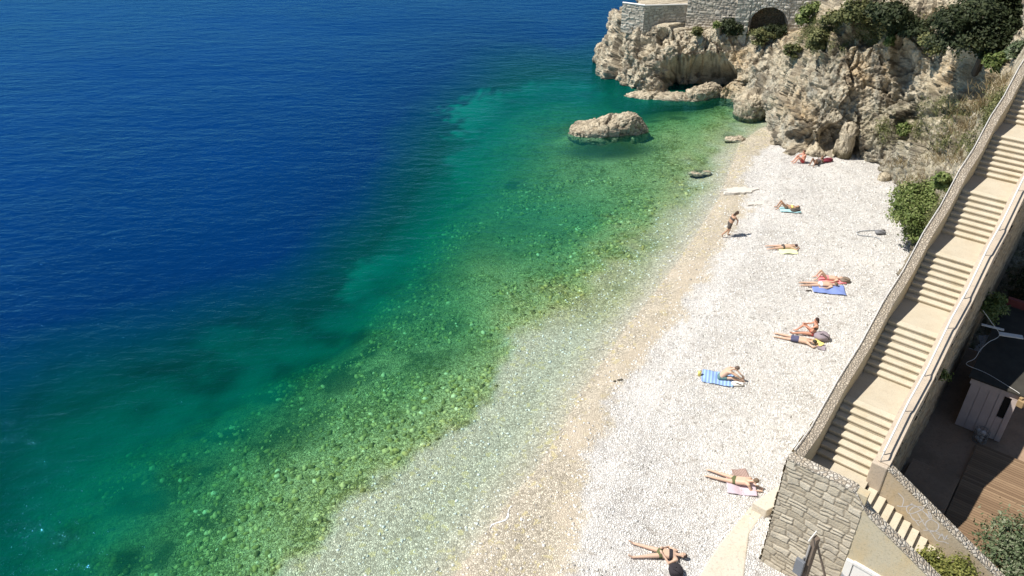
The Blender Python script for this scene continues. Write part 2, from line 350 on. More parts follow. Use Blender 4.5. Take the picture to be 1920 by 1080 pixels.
# ------------------------------------------------------------------ beach + seabed, one sheet to the horizon
def dseg(P, pl):
    """signed distance to a polyline (positive on its right side when walking along it)"""
    pl = np.asarray(pl)[:, :2]; best = np.full(len(P), 1e9); sg = np.ones(len(P))
    for a, b in zip(pl[:-1], pl[1:]):
        ab = b - a; L = ab @ ab; t = np.clip(((P - a) @ ab) / L, 0, 1); q = P - (a + t[:, None] * ab); d = np.hypot(q[:, 0], q[:, 1])
        cr = ab[0] * (P[:, 1] - a[1]) - ab[1] * (P[:, 0] - a[0]); m = d < best
        best = np.where(m, d, best); sg = np.where(m, np.where(cr < 0, 1, -1), sg)
    return best * sg
shore_px = [(640, 1500), (760, 1200), (850, 1080), (915, 990), (960, 930), (1010, 870), (1060, 790), (1085, 740), (1120, 690), (1175, 610), (1225, 550), (1270, 490), (1310, 430), (1345, 375), (1370, 310), (1385, 270), (1425, 240)]
SH = [un(x, y, WL) for x, y in shore_px]; SH = SH + [np.array([24, 58, 0]), np.array([24, 64, 0]), np.array([24, 90, 0]), np.array([26, 3000, 0])]
SH = [np.array([-20, -400, 0])] + SH
edge_px = [(420, 1400), (565, 1085), (640, 990), (720, 918), (790, 862), (860, 822), (920, 790), (952, 730), (966, 670), (990, 635), (1040, 590), (1095, 555), (1180, 470), (1260, 400), (1320, 330), (1360, 280), (1430, 215)]
ED = [un(x, y, WL - .3) for x, y in edge_px]; ED = [np.array([-24, -400, 0])] + ED + [np.array([23, 90, 0])]
white_px = [(1060, 1500), (1068, 1080), (1078, 980), (1095, 880), (1135, 770), (1180, 700), (1225, 640), (1265, 590), (1310, 530), (1345, 470), (1385, 410), (1400, 375), (1390, 330), (1420, 290), (1460, 262)]
WH = [np.array([3, -400, 0])] + [un(x, y, -.1) for x, y in white_px] + [np.array([30, 60, 0])]
dep_px = [(500, 950, 1.2), (420, 1040, 1.4), (300, 900, 2.9), (150, 960, 3.8), (100, 1060, 3.6), (0, 1000, 5.0), (0, 850, 7), (0, 700, 11), (200, 700, 8), (300, 600, 12), (0, 400, 25), (600, 800, 1.5), (450, 800, 2.6), (330, 780, 4.0),
          (500, 700, 3.8), (700, 650, 1.9), (600, 680, 2.6), (750, 720, 1.5), (850, 600, 2.0), (900, 500, 1.6), (600, 590, 6), (720, 530, 3.6), (640, 520, 7), (690, 560, 3.6), (500, 500, 14), (800, 430, 3.6), (740, 400, 7.5), (680, 350, 14),
          (900, 330, 3.2), (850, 270, 5.5), (820, 220, 10), (700, 180, 20), (960, 200, 3.3), (1000, 250, 2.8), (900, 165, 9), (1050, 165, 3.4), (1100, 135, 6), (1050, 90, 14), (1080, 50, 20), (1000, 300, 2.2), (1060, 300, 1.7), (1100, 400, 1.9),
          (1000, 400, 2.4), (950, 450, 2.3), (1050, 500, 1.5), (1200, 350, 1.2), (1250, 250, 1.0), (1300, 215, 1.5), (1150, 310, 1.3), (1350, 235, .8), (500, 100, 28), (0, 0, 28), (1100, 0, 22), (400, 350, 25), (0, 550, 18), (1180, 170, 5), (700, 900, .7), (650, 960, .7), (850, 800, .6), (950, 640, .9), (1050, 560, .7), (-300, 1100, 9), (-300, 300, 28), (150, 820, 5.2), (560, 880, 1.1)]
dp = np.array(dep_px); A_ = dp[:, :2] / 400
Kk = np.linalg.norm(A_[:, None] - A_[None], axis=2); Wt = np.linalg.solve(Kk + 0.004 * np.eye(len(A_)), np.log(dp[:, 2]) - 1.2)
def depth_at(P):
    px, py = proj(np.c_[P, np.full(len(P), WL)]); px = np.clip(px, -400, 1600); py = np.clip(py, -330, 1300)
    q = np.c_[px, py] / 400; r = np.zeros(len(P))
    for i in range(0, len(P), 20000): r[i:i + 20000] = np.linalg.norm(q[i:i + 20000, None] - A_[None], axis=2) @ Wt
    f = np.exp(np.clip(r + 1.2, -1.5, 3.5))
    f = f * (.88 + .24 * fbm(np.c_[P * .22, np.zeros(len(P))], 4, 5))
    far = sstep(90, 200, P[:, 1]); return f * (1 - far) + 35 * far
def terrain(P):
    ds = dseg(P, SH); de = dseg(P, ED); f = depth_at(P)
    wob = fbm(np.c_[P * .9, np.zeros(len(P))], 3, 9) - .5
    pyy = proj(np.c_[P, np.full(len(P), WL)])[1]; up_ = sstep(650, 540, pyy)
    k = sstep(.15 - .6 * up_, 1.1 + 3.4 * up_, -de + 1.3 * up_ + wob * (1.6 + 3 * up_) + (fbm(np.c_[P * 3.2, np.zeros(len(P))], 3, 19) - .5) * 1.1) * (1 - .0 * up_)
    shelf = np.minimum(.05 + .16 * np.maximum(-ds, 0), .32)
    dsea = shelf * (1 - k) + np.maximum(f * .45, .3) * k
    z_sea = WL - np.where(-ds < .6, np.minimum(dsea, .08 + .5 * np.maximum(-ds, 0)), dsea)
    land = WL + .10 * ds + .05 * np.sin(ds * 2.2 + wob * 3) * sstep(0, 1, ds) * sstep(7, 3, ds)
    z_l = np.minimum(land, -.02 + .01 * ds) + (.08 * (fbm(np.c_[P * .35, np.ones(len(P))], 3, 4) - .5) + .07 * (fbm(np.c_[P * 1.7, np.ones(len(P))], 3, 14) - .5)) * sstep(0, 3, ds)
    z = np.where(ds > 0, z_l, z_sea)
    mound = WL - .45 - .22 * np.maximum(np.hypot((P[:, 0] - 7.4) / 1.5, P[:, 1] - 54.6) - .9, 0) + (wob * .5); z_sea = np.maximum(z_sea, np.where(mound > WL - 1.6, mound, -99)); z = np.where(ds > 0, z_l, z_sea)
    # yard side (right of the stairs) a bit higher
    s_ = (P[:, 0] - OX) * DX + (P[:, 1] - OY) * DY; w_ = (P[:, 0] - OX) * NX + (P[:, 1] - OY) * NY
    z = z + (.45 - z) * sstep(-.0, -.3, w_) * sstep(.0, .3, s_)
    return z, ds, de, k, w_
xs = np.r_[np.array([-3000, -1000, -400, -200, -130]), np.arange(-90, -14, 1.0), np.arange(-14, 26, .17), np.arange(26, 50, 2.), [60, 100, 300, 3000]]
ys = np.r_[np.array([-400, -100, -20, 0, 6]), np.arange(9, 13, .5), np.arange(13, 62, .17), np.arange(62, 130, 1.0), [140, 170, 220, 300, 600, 1500, 4500]]
GX, GY = np.meshgrid(xs, ys, indexing='ij'); P2 = np.c_[GX.ravel(), GY.ravel()]
tz, ds, de, kk, w_ = terrain(P2)
dwh = dseg(P2, WH); wn = fbm(np.c_[P2 * .8, np.zeros(len(P2))], 4, 21) - .5; wn2 = fbm(np.c_[P2 * 3.0, np.zeros(len(P2))], 4, 31) - .5
landdry = sstep(-.25, .35, dwh + wn * 1.3 + wn2 * 1.2)
sandy = sstep(-.9, .7, ds + wn * 2.2 + wn2 * 1.0 - .1) * (1 - landdry); sandy = sandy * (.45 + .55 * sstep(.30, .55, fbm(np.c_[P2 * .45, np.zeros(len(P2))], 3, 77)))
px_, py_ = proj(np.c_[P2, tz])
sn3 = fbm(np.c_[P2 * .55, np.zeros(len(P2))], 4, 177); sandy = sandy * (.25 + .75 * sstep(330, 420, py_)) * np.clip(sstep(-1.4, -.2, dwh + wn * 2) + sstep(.50, .60, sn3) * .8, .12, 1) * .8
alg = kk.copy(); alg = np.clip(alg, 0, 1); depth_here = (WL - tz) * (1 + 1.2 * kk)
upper = sstep(640, 560, py_) * sstep(1500, 900, px_)
alg = np.clip(alg * (.95) + upper * sstep(-.1, -1.5, ds + wn * 1.5) * .75, 0, 1)
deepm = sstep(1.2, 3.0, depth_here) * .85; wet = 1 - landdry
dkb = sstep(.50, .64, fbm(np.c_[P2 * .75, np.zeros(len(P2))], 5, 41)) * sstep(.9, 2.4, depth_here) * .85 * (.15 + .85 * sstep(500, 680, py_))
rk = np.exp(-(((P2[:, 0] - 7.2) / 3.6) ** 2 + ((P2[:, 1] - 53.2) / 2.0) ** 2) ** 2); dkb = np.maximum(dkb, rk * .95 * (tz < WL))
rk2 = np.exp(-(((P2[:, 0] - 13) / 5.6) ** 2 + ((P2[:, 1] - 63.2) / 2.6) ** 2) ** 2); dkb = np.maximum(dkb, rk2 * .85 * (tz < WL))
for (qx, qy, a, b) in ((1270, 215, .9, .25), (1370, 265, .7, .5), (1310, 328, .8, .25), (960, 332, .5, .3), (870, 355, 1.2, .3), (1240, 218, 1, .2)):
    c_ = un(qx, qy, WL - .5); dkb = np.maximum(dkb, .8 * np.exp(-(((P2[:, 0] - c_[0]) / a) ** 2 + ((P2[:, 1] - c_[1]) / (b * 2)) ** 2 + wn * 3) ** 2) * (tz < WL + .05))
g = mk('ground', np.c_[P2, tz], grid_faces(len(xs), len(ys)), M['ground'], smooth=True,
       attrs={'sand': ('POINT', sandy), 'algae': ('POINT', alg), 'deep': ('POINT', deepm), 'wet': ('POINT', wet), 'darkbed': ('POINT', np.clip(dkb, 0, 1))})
g['kind'] = 'structure'; tag(g, 'white pebble beach with a wet sand band running down into the seabed', 'beach', kind='structure')
# sea
xw = np.r_[np.array([-3000, -1000, -400, -200, -130]), np.arange(-90, -14, 1.0), np.arange(-14, 27, .25), [40, 100, 400, 3000]]
yw = np.r_[np.array([-300, -100, -20, 0, 6]), np.arange(9, 62, .25), np.arange(62, 130, 1.0), [140, 170, 220, 300, 600, 1500, 4500]]
WX, WY = np.meshgrid(xw, yw, indexing='ij'); PW = np.c_[WX.ravel(), WY.ravel()]; wz, wds, wde, wk, ww = terrain(PW)
wd_ = (WL - wz) * (1 + 1.2 * wk); qx_, qy_ = proj(np.c_[PW, np.full(len(PW), WL)]); wn_ = fbm(np.c_[PW * .5, np.zeros(len(PW))], 4, 61) - .5
wn4 = fbm(np.c_[PW * 1.8, np.zeros(len(PW))], 4, 63) - .5
sbed = .7 * sstep(.40, .80, fbm(np.c_[PW * .8, np.zeros(len(PW))], 5, 141)) * sstep(1.2, 2.6, wd_) * sstep(13, 6, wd_) * sstep(380, 620, qy_)  # dark seagrass patches of the bed, showing in the water colour
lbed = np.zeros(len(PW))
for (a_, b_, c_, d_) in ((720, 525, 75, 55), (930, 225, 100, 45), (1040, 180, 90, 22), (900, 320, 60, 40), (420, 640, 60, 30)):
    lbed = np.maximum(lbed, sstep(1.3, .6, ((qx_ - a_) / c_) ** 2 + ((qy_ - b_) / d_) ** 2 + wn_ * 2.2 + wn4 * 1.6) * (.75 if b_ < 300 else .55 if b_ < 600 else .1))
keep = (wds < 1.2) | (PW[:, 1] > 130)
F_ = grid_faces(len(xw), len(yw)); F_ = F_[keep[F_].all(1)]
sea = mk('sea', np.c_[PW, np.full(len(PW), WL)], F_, M['water'], smooth=True, attrs={'depth': ('POINT', np.maximum((WL - wz) * (1 + 1.2 * wk), 0)), 'weedbed': ('POINT', sbed), 'lightbed': ('POINT', lbed)})
tag(sea, 'clear sea turning from pale green shallows through emerald to deep blue', 'sea', kind='structure')
# ------------------------------------------------------------------ rock
def rocky(P, N, amp=1.0, sc=1.0, k=0):
    """blocky limestone relief: returns displaced points and crack depth"""
    Q = P * sc + 40; wv = np.stack([fbm(Q * .6 + 9 * i, 3, k + 50 + i) for i in range(3)], 1) - .5; Q = Q + wv * .55
    big = (fbm(Q * .16, 3, k) - .5) * 2.2
    def facet(f, sc3, kk, tl, of):
        QQ = Q * np.array(sc3) * f; f1, f2, cid, cc = worley(QQ, kk); tv = np.stack([_h((cid * 9973).astype(np.int64), (cid * 777).astype(np.int64), (cid * 31).astype(np.int64), q) for q in (1, 2, 3)], 1) - .5
        tv[:, 2] += .25
        return ((QQ - cc) * tv).sum(1) * tl / f + (cid - .5) * of / f, f2 - f1
    t1, e1 = facet(.42, (1, 1, .8), k + 3, .75, .40); t2, e2 = facet(1.15, (1, 1, .75), k + 8, .85, .42); t3, e3 = facet(3.1, (1, 1, .8), k + 12, .9, .40)
    t5, e5 = facet(7.5, (1, 1, .9), k + 17, 1.1, .5); t3 = t3 + t5
    ri = (1 - np.abs(fbm(Q * np.array([.8, .8, .55]), 5, k + 60) * 2 - 1)); t4 = (ri - .75) * .55 + (fbm(Q * 6, 4, k + 70) - .5) * .26
    r6 = 1 - np.abs(fbm(Q * np.array([.5, .5, .28]), 4, k + 90) * 2 - 1); t6 = -.28 * sstep(.93, .995, r6)
    d = (big + t1 + t2 + t3 + t4 + t6) * amp / sc
    f3 = fbm(Q * 2.6, 4, k + 81)
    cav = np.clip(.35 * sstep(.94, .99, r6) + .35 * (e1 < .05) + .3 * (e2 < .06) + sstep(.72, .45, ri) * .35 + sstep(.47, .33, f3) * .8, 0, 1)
    return P + N * d[:, None], cav
def grid_normals(G):
    du = np.gradient(G, axis=0); dv = np.gradient(G, axis=1); n = np.cross(du, dv); return n / np.maximum(np.linalg.norm(n, axis=2, keepdims=True), 1e-9)
def catmull(pts, n):
    pts = np.asarray(pts, float); t = np.linspace(0, len(pts) - 1, n); i = np.clip(t.astype(int), 0, len(pts) - 2); f = (t - i)[:, None]
    p0 = pts[np.maximum(i - 1, 0)]; p1 = pts[i]; p2 = pts[i + 1]; p3 = pts[np.minimum(i + 2, len(pts) - 1)]
    return .5 * (2 * p1 + (p2 - p0) * f + (2 * p0 - 5 * p1 + 4 * p2 - p3) * f ** 2 + (3 * p1 - p0 - 3 * p2 + p3) * f ** 3)
def swt(s, w_, z): p = sw(s, w_, z); return (p.x, p.y, p.z)
foot = [(10.5, 80), (8.6, 75), (8.0, 71.8), (9.0, 67.9), (11, 65.2), (14.3, 63.6), (17, 63.2), (18.6, 61.8), (19.3, 58.6), (19.3, 55.6), (19.0, 52.4), (20.2, 50), (22.2, 49.3), (23.9, 48.4), (24.7, 46.2), (24, 43.2), (23, 40.4), (21.2, 36), (19.4, 32.6), (17.9, 30.1), (16.2, 27.6), (15.2, 26.2)]
top = [(12.5, 78, 4.6), (11.2, 74.6, 4.5), (10.6, 71.5, 4.5), (11.4, 69.6, 4.5), (13, 68, 4.4), (15, 67.2, 4.2), (17.6, 66.8, 4.3), (20.4, 64.9, 4.6), (23.6, 62.3, 5.4), (24.2, 59.6, 8.8), (24.2, 56.8, 11), (25, 54.4, 12), (26.2, 53.2, 12.5), (27.6, 51.4, 13), (28.5, 48.6, 13.4), swt(29, 2.1, 13.6), swt(25.2, 2.05, 12.6), swt(20.5, 2.05, 10.6), swt(16, 2.0, 8.8), swt(13, 1.98, 7.6), swt(10.5, 1.95, 5.4), swt(9, 1.92, 3.4)]
NU, NV = 900, 330
Ft = catmull(np.c_[np.array(foot), np.full(len(foot), -1.6)], NU); Tp = catmull(np.array(top), NU)
v = np.linspace(0, 1, NV)
ui = np.linspace(0, len(foot) - 1, NU)
hx = v[None, :] ** (1.0 + .7 * np.clip((15 - ui) / 3, 0, 1)[:, None])
G = np.zeros((NU, NV, 3)); G[..., :2] = Ft[:, None, :2] + (Tp[:, None, :2] - Ft[:, None, :2]) * hx[..., None]
G[..., 2] = Ft[:, None, 2] + (Tp[:, None, 2] - Ft[:, None, 2]) * v[None, :]
Nn = grid_normals(G); 
if Nn[NU // 2, NV // 2, 1] > 0: Nn = -Nn
P3 = G.reshape(-1, 3); N3 = Nn.reshape(-1, 3); px3, py3 = proj(P3)
rec = np.zeros(len(P3))
def recess(cx, cy, rx, ry, dpt, sharp=3):
    q = ((px3 - cx) / rx) ** 2 + ((py3 - cy) / ry) ** 2 + (fbm(P3 * 1.1, 3, int(cx)) - .5) * .9
    return dpt * np.exp(-np.maximum(q, 0) ** sharp)
for a in ((1312, 140, 62, 30, 3.4, 4), (1285, 155, 40, 26, 2.0), (1250, 76, 15, 17, .9), (1215, 92, 16, 16, .55), (1446, 30, 34, 20, 1.5), (1512, 262, 26, 20, 1.2), (1560, 262, 26, 26, 1.4), (1597, 262, 12, 34, 1.6), (1690, 118, 18, 42, .9),
          (1700, 205, 14, 22, 1.0), (1832, 150, 18, 50, 1.0), (1636, 320, 22, 16, .7), (1600, 70, 30, 14, .7), (1780, 215, 50, 10, .5), (1425, 222, 12, 14, .8)):
    rec = np.maximum(rec, recess(*a))
fade = np.ones((NU, NV)); fade[:, :] = np.clip((NU - 1 - np.arange(NU)) / 40, 0, 1)[:, None] * .75 + .25
vt = np.tile(v, NU); nearstair = sstep(14.5, 16.5, np.repeat(ui, NV)); ampv = (1 - .55 * nearstair) * (1 - .85 * nearstair * sstep(.72, 1, vt)) * (1 - .6 * (1 - nearstair) * sstep(.93, 1, vt))
D, cav = rocky(P3, N3, 1.0, 1.0, 3)
D = P3 + (D - P3) * ampv[:, None] * .78 - N3 * rec[:, None]
def blobm(cx, cy, rx, ry, k=0): return np.exp(-(((px3 - cx) / rx) ** 2 + ((py3 - cy) / ry) ** 2))
och = np.zeros(len(P3)); net = np.zeros(len(P3)); moss = np.zeros(len(P3))
for a in ((1385, 110, 30, 30), (1370, 150, 18, 22), (1500, 205, 30, 60), (1790, 140, 45, 35), (1620, 130, 60, 60), (1470, 50, 40, 20), (1540, 60, 80, 40), (1350, 170, 40, 15), (1850, 170, 60, 60)): och = np.maximum(och, blobm(*a))
for a in ((1430, 170, 30, 60), (1530, 165, 30, 60), (1470, 250, 35, 30), (1640, 150, 16, 80), (1692, 150, 22, 70), (1650, 290, 50, 40), (1830, 190, 20, 50), (1600, 210, 30, 40), (1700, 330, 40, 60), (1560, 110, 25, 60)): net = np.maximum(net, blobm(*a))
for a in ((1540, 70, 50, 40), (1700, 240, 80, 40), (1780, 260, 60, 40), (1730, 380, 50, 60), (1650, 60, 80, 30), (1780, 210, 60, 40), (1870, 210, 40, 60)): moss = np.maximum(moss, blobm(*a))
# plateau behind the rim
rows = 14; ext = np.zeros((NU, rows, 3)); Dg = D.reshape(NU, NV, 3); inw = Tp[:, :2] - Ft[:, :2]; inw /= np.maximum(np.linalg.norm(inw, axis=1, keepdims=True), 1e-6)
for j in range(rows):
    q = ((j + 1) / rows) ** 2 * 26; fl = np.clip((14.6 - ui) / .8, 0, 1); prom = np.clip((7 - ui) / 2, 0, 1)
    ext[:, j, :2] = Dg[:, -1, :2] + (inw * (1 - prom[:, None]) + prom[:, None] * np.array([.55, .3])) * (q * fl)[:, None]
    ext[:, j, 2] = Dg[:, -1, 2] + (.10 * q * (1 - prom)) * fl - .02
ex = ext.reshape(-1, 3); ex[:, 2] += (fbm(ex * .7, 4, 90) - .5) * .5 * np.repeat(np.clip((14.6 - ui) / .8, 0, 1), rows)
full = np.concatenate([Dg, ex.reshape(NU, rows, 3)], 1)
def padr(a): return np.concatenate([a.reshape(NU, NV), np.repeat(a.reshape(NU, NV)[:, -1:], rows, 1)], 1).ravel()
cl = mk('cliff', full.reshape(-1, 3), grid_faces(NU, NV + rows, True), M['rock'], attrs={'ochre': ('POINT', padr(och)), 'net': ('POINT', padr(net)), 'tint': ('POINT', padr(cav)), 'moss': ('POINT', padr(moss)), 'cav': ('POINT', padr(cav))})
tag(cl, 'pale limestone cliff and rocky headland closing the far end of the beach', 'cliff', kind='structure')
# ray lookup on the cliff for placing plants: nearest displaced vertex to a picture point
cpx, cpy = proj(D); cdist = np.linalg.norm(D - np.array([0, 0, CAM_H]), axis=1)
def on_cliff(x, y):
    m = (np.abs(cpx - x) < 7) & (np.abs(cpy - y) < 7)
    if not m.any(): i = np.argmin((cpx - x) ** 2 + (cpy - y) ** 2); return D[i], N3[i]
    idx = np.where(m)[0]; i = idx[np.argmin(cdist[idx])]; return D[i], N3[i]
def boulder(name, c, r, rz=0, seed=0, res=70, amp=.5, sc=1.6, label=None, flat=0, shape=None):
    th = np.linspace(0, 2 * np.pi, res * 2, endpoint=False); ph = np.linspace(0.02, np.pi - .02, res)
    T, Pp = np.meshgrid(th, ph, indexing='ij'); n = np.stack([np.sin(Pp) * np.cos(T), np.sin(Pp) * np.sin(T), np.cos(Pp)], -1)
    pw = np.sign(n) * np.abs(n) ** .8; L = pw.reshape(-1, 3) * np.array(r)
    if shape is not None: L = shape(L)
    R = np.array([[math.cos(rz), -math.sin(rz), 0], [math.sin(rz), math.cos(rz), 0], [0, 0, 1]])
    W = L @ R.T + np.array(c); Nw = n.reshape(-1, 3) @ R.T; D_, cv = rocky(W + seed * 7.7, Nw, amp, sc, seed); D_ = D_ - seed * 7.7
    i = np.arange(2 * res * res).reshape(2 * res, res); i = np.concatenate([i, i[:1]], 0)
    f = np.stack([i[:-1, :-1], i[:-1, 1:], i[1:, 1:], i[1:, :-1]], -1).reshape(-1, 4)
    z = np.zeros(len(D_)); o = mk(name, D_ - np.array(c), f, M['rock'], attrs={'ochre': ('POINT', z + .12), 'net': ('POINT', z), 'moss': ('POINT', z), 'cav': ('POINT', cv), 'tint': ('POINT', z)})
    o.location = c; tag(o, label, 'rock'); return o
def isl(L):
    t = np.clip((L[:, 0] + 3) / 6, 0, 1); L = L.copy(); L[:, 2] = np.where(L[:, 2] > 0, L[:, 2] * (.48 + .72 * np.exp(-((t - .76) / .26) ** 2)), L[:, 2]); L[:, 1] *= (1.05 - .25 * t); u_ = np.clip(-L[:, 2], 0, 2); L[:, 0] *= 1 + .10 * u_; L[:, 1] *= 1 + .5 * u_; return L
boulder('sea_rock', (7.35, 55.2, -.3), (2.95, 1.25, 1.25), math.radians(4), 2, 130, .42, 2.3, 'long pale limestone rock standing alone in the green shallows', shape=isl)
c = un(1240, 180, -.35); boulder('shelf_rock', (c[0] + .6, c[1] - .3, -.45), (3.6, .9, .42), math.radians(-8), 4, 80, .4, 1.8, 'low flat brown rock ledge awash along the foot of the headland')
c = un(1318, 176, -.1); boulder('slanting_rock', (c[0], c[1], -.2), (1.7, .8, .85), math.radians(25), 5, 70, .42, 1.7, 'slanting brown rock at the mouth of the sea cave')
c = un(1126, 112, 0); boulder('knob_rock', (c[0] + .1, c[1], .2), (.75, .8, 1.25), 0, 6, 50, .4, 1.8, 'small reddish rock knob leaning off the tip of the headland')
c = un(1412, 205, 0); boulder('foot_rock', (c[0], c[1], .1), (1.5, 1.2, 1.3), .5, 7, 60, .45, 1.7, 'brown boulder at the waterline between the headland and the beach')
c = un(1583, 298, 0); boulder('standing_rock', (c[0], c[1] + .3, .9), (.55, .55, 1.6), .3, 8, 60, .35, 2.2, 'tall rounded rock standing on end against the cliff foot')
c = un(1656, 338, 0); boulder('tan_stone', (c[0], c[1], .12), (.34, .26, .26), .3, 9, 30, .3, 3, 'small tan stone on the white pebbles under the cliff')
c = un(1470, 262, 0); boulder('low_rock', (c[0], c[1], .0), (.9, .5, .4), .2, 10, 40, .4, 2, 'low dark rock where the pebbles meet the cliff foot')
c = un(1383, 263, -.5); boulder('mossy_rock', (c[0] - .3, c[1], -.42), (.85, .5, .16), .2, 12, 40, .3, 2.5, 'mossy flat rock barely breaking the shallow water by the cliff')
c = un(1312, 327, -.5); boulder('awash_rock', (c[0], c[1], -.44), (.8, .35, .13), .1, 13, 40, .3, 2.5, 'yellowish rock awash in the shallows off the pebbles')
# pale stone flats near the sand
for i, (x, y, rx, ry, lb) in enumerate(((1388, 356, 1.05, .42, 'larger white flat stone slab lying at the top of the sand band'), (1420, 381, .62, .30, 'smaller white flat stone slab beside the larger slab near the sand'))):
    c = un(x, y, -.1); n = 26; th = np.linspace(0, 2 * np.pi, n, endpoint=False); rr = 1 + .35 * np.sin(th * 2 + i) * .5 + .35 * np.sin(th * 5 + 2 * i) * .4 + .45 * (rng.random(n) - .5)
    top_ = np.c_[np.cos(th) * rx * rr, np.sin(th) * ry * rr, np.full(n, .0) + .03 * rng.random(n)]; bot = np.c_[np.cos(th) * rx * rr * 1.04, np.sin(th) * ry * rr * 1.04, np.full(n, -.15)]
    Fs = [tuple(range(n))] + [(j, n + j, n + (j + 1) % n, (j + 1) % n) for j in range(n)]
    o = mk('stone_slab', np.r_[top_, bot], Fs, simple('white_slab_%d' % i, (.62, .58, .52), .9, .3, 9, .03)); o.location = (c[0], c[1], -.10); tag(o, lb, 'stone')
# scattered stones under water and on the sand (far too many to count)
def stones(name, pts, r0, r1, mat, label, seed):
    r_ = np.random.default_rng(seed); V = []; F = []; base = []
    for i in range(4):
        ph_ = math.pi * (.03, .33, .62, .97)[i]
        for j in range(7): base.append((math.sin(ph_) * math.cos(2 * math.pi * j / 7), math.sin(ph_) * math.sin(2 * math.pi * j / 7), math.cos(ph_)))
    base = np.array(base); bf = [(i * 7 + j, (i + 1) * 7 + j, (i + 1) * 7 + (j + 1) % 7, i * 7 + (j + 1) % 7) for i in range(3) for j in range(7)]
    n = len(pts); R = r0 + (r1 - r0) * r_.random(n) ** (4.5 if r1 > .15 else 2.2); A = base[None] * (R[:, None, None] * (np.array([1, .75, .55]) * (1 + .3 * (r_.random((n, 1, 3)) - .5)))) * (1 + .55 * (r_.random((n, 28, 1)) - .5))
    a = r_.random(n) * 6.28; ca, sa = np.cos(a)[:, None], np.sin(a)[:, None]; B = A.copy(); B[..., 0] = A[..., 0] * ca - A[..., 1] * sa; B[..., 1] = A[..., 0] * sa + A[..., 1] * ca
    B += pts[:, None, :]; f = (np.array(bf)[None] + 28 * np.arange(n)[:, None, None]).reshape(-1, 4)
    o = mk(name, B.reshape(-1, 3), f, mat, smooth=False, attrs={'rnd': ('POINT', np.repeat(r_.random(n), 28))}); tag(o, label, 'stones', kind='stuff'); return o
t = NT('stone_mix'); cst = t.ramp(t.attr('rnd'), [(0, (.14, .13, .05)), (.3, (.24, .22, .075)), (.65, (.42, .36, .12)), (.9, (.60, .52, .24)), (1, (.82, .76, .50))]); t.bsdf(cst, .9, t.bump(t.noise(12, 4), .5, .03)); M['algstone'] = t.m
t = NT('pebble_mix'); cst = t.ramp(t.attr('rnd'), [(0, (.30, .28, .25)), (.10, (.52, .50, .46)), (.5, (.74, .72, .68)), (1, (.86, .84, .80))]); t.bsdf(cst, .9); M['pebmix'] = t.m
q = np.c_[rng.uniform(-19, 12, 48000), rng.uniform(14, 48, 48000)]; z_, d_, e_, k_, _ = terrain(q); m = (k_ > .5) & (WL - z_ < 2.6) & (fbm(np.c_[q * .5, q[:, :1] * 0], 4, 3) > .42 + .05 * (WL - z_)); q = np.c_[q[m], z_[m] - .01]
stones('seabed_stones', q, .02, .17, M['algstone'], 'algae covered stones strewn over the shallow seabed', 5)
q = np.c_[rng.uniform(-3, 24, 60000), rng.uniform(14, 50, 60000)]; z_, d_, e_, k_, w2_ = terrain(q); dq = dseg(q, WH); m = (dq > -.3) & (w2_ > 1.9); q = np.c_[q[m], z_[m] + .005]
stones('beach_pebbles', q, .02, .06, M['pebmix'], 'loose pale pebbles scattered over the whole beach', 6)
q = np.c_[rng.uniform(-6, 20, 9000), rng.uniform(14, 50, 9000)]; z_, d_, e_, k_, w2_ = terrain(q); dq = dseg(q, WH); m = (dq < 0) & (k_ < .5) & (w2_ > 1.9); q = np.c_[q[m], z_[m] + .005]
stones('shore_cobbles', q, .025, .075, M['pebmix'], 'wet cobbles scattered through the shallows and sand band', 7)
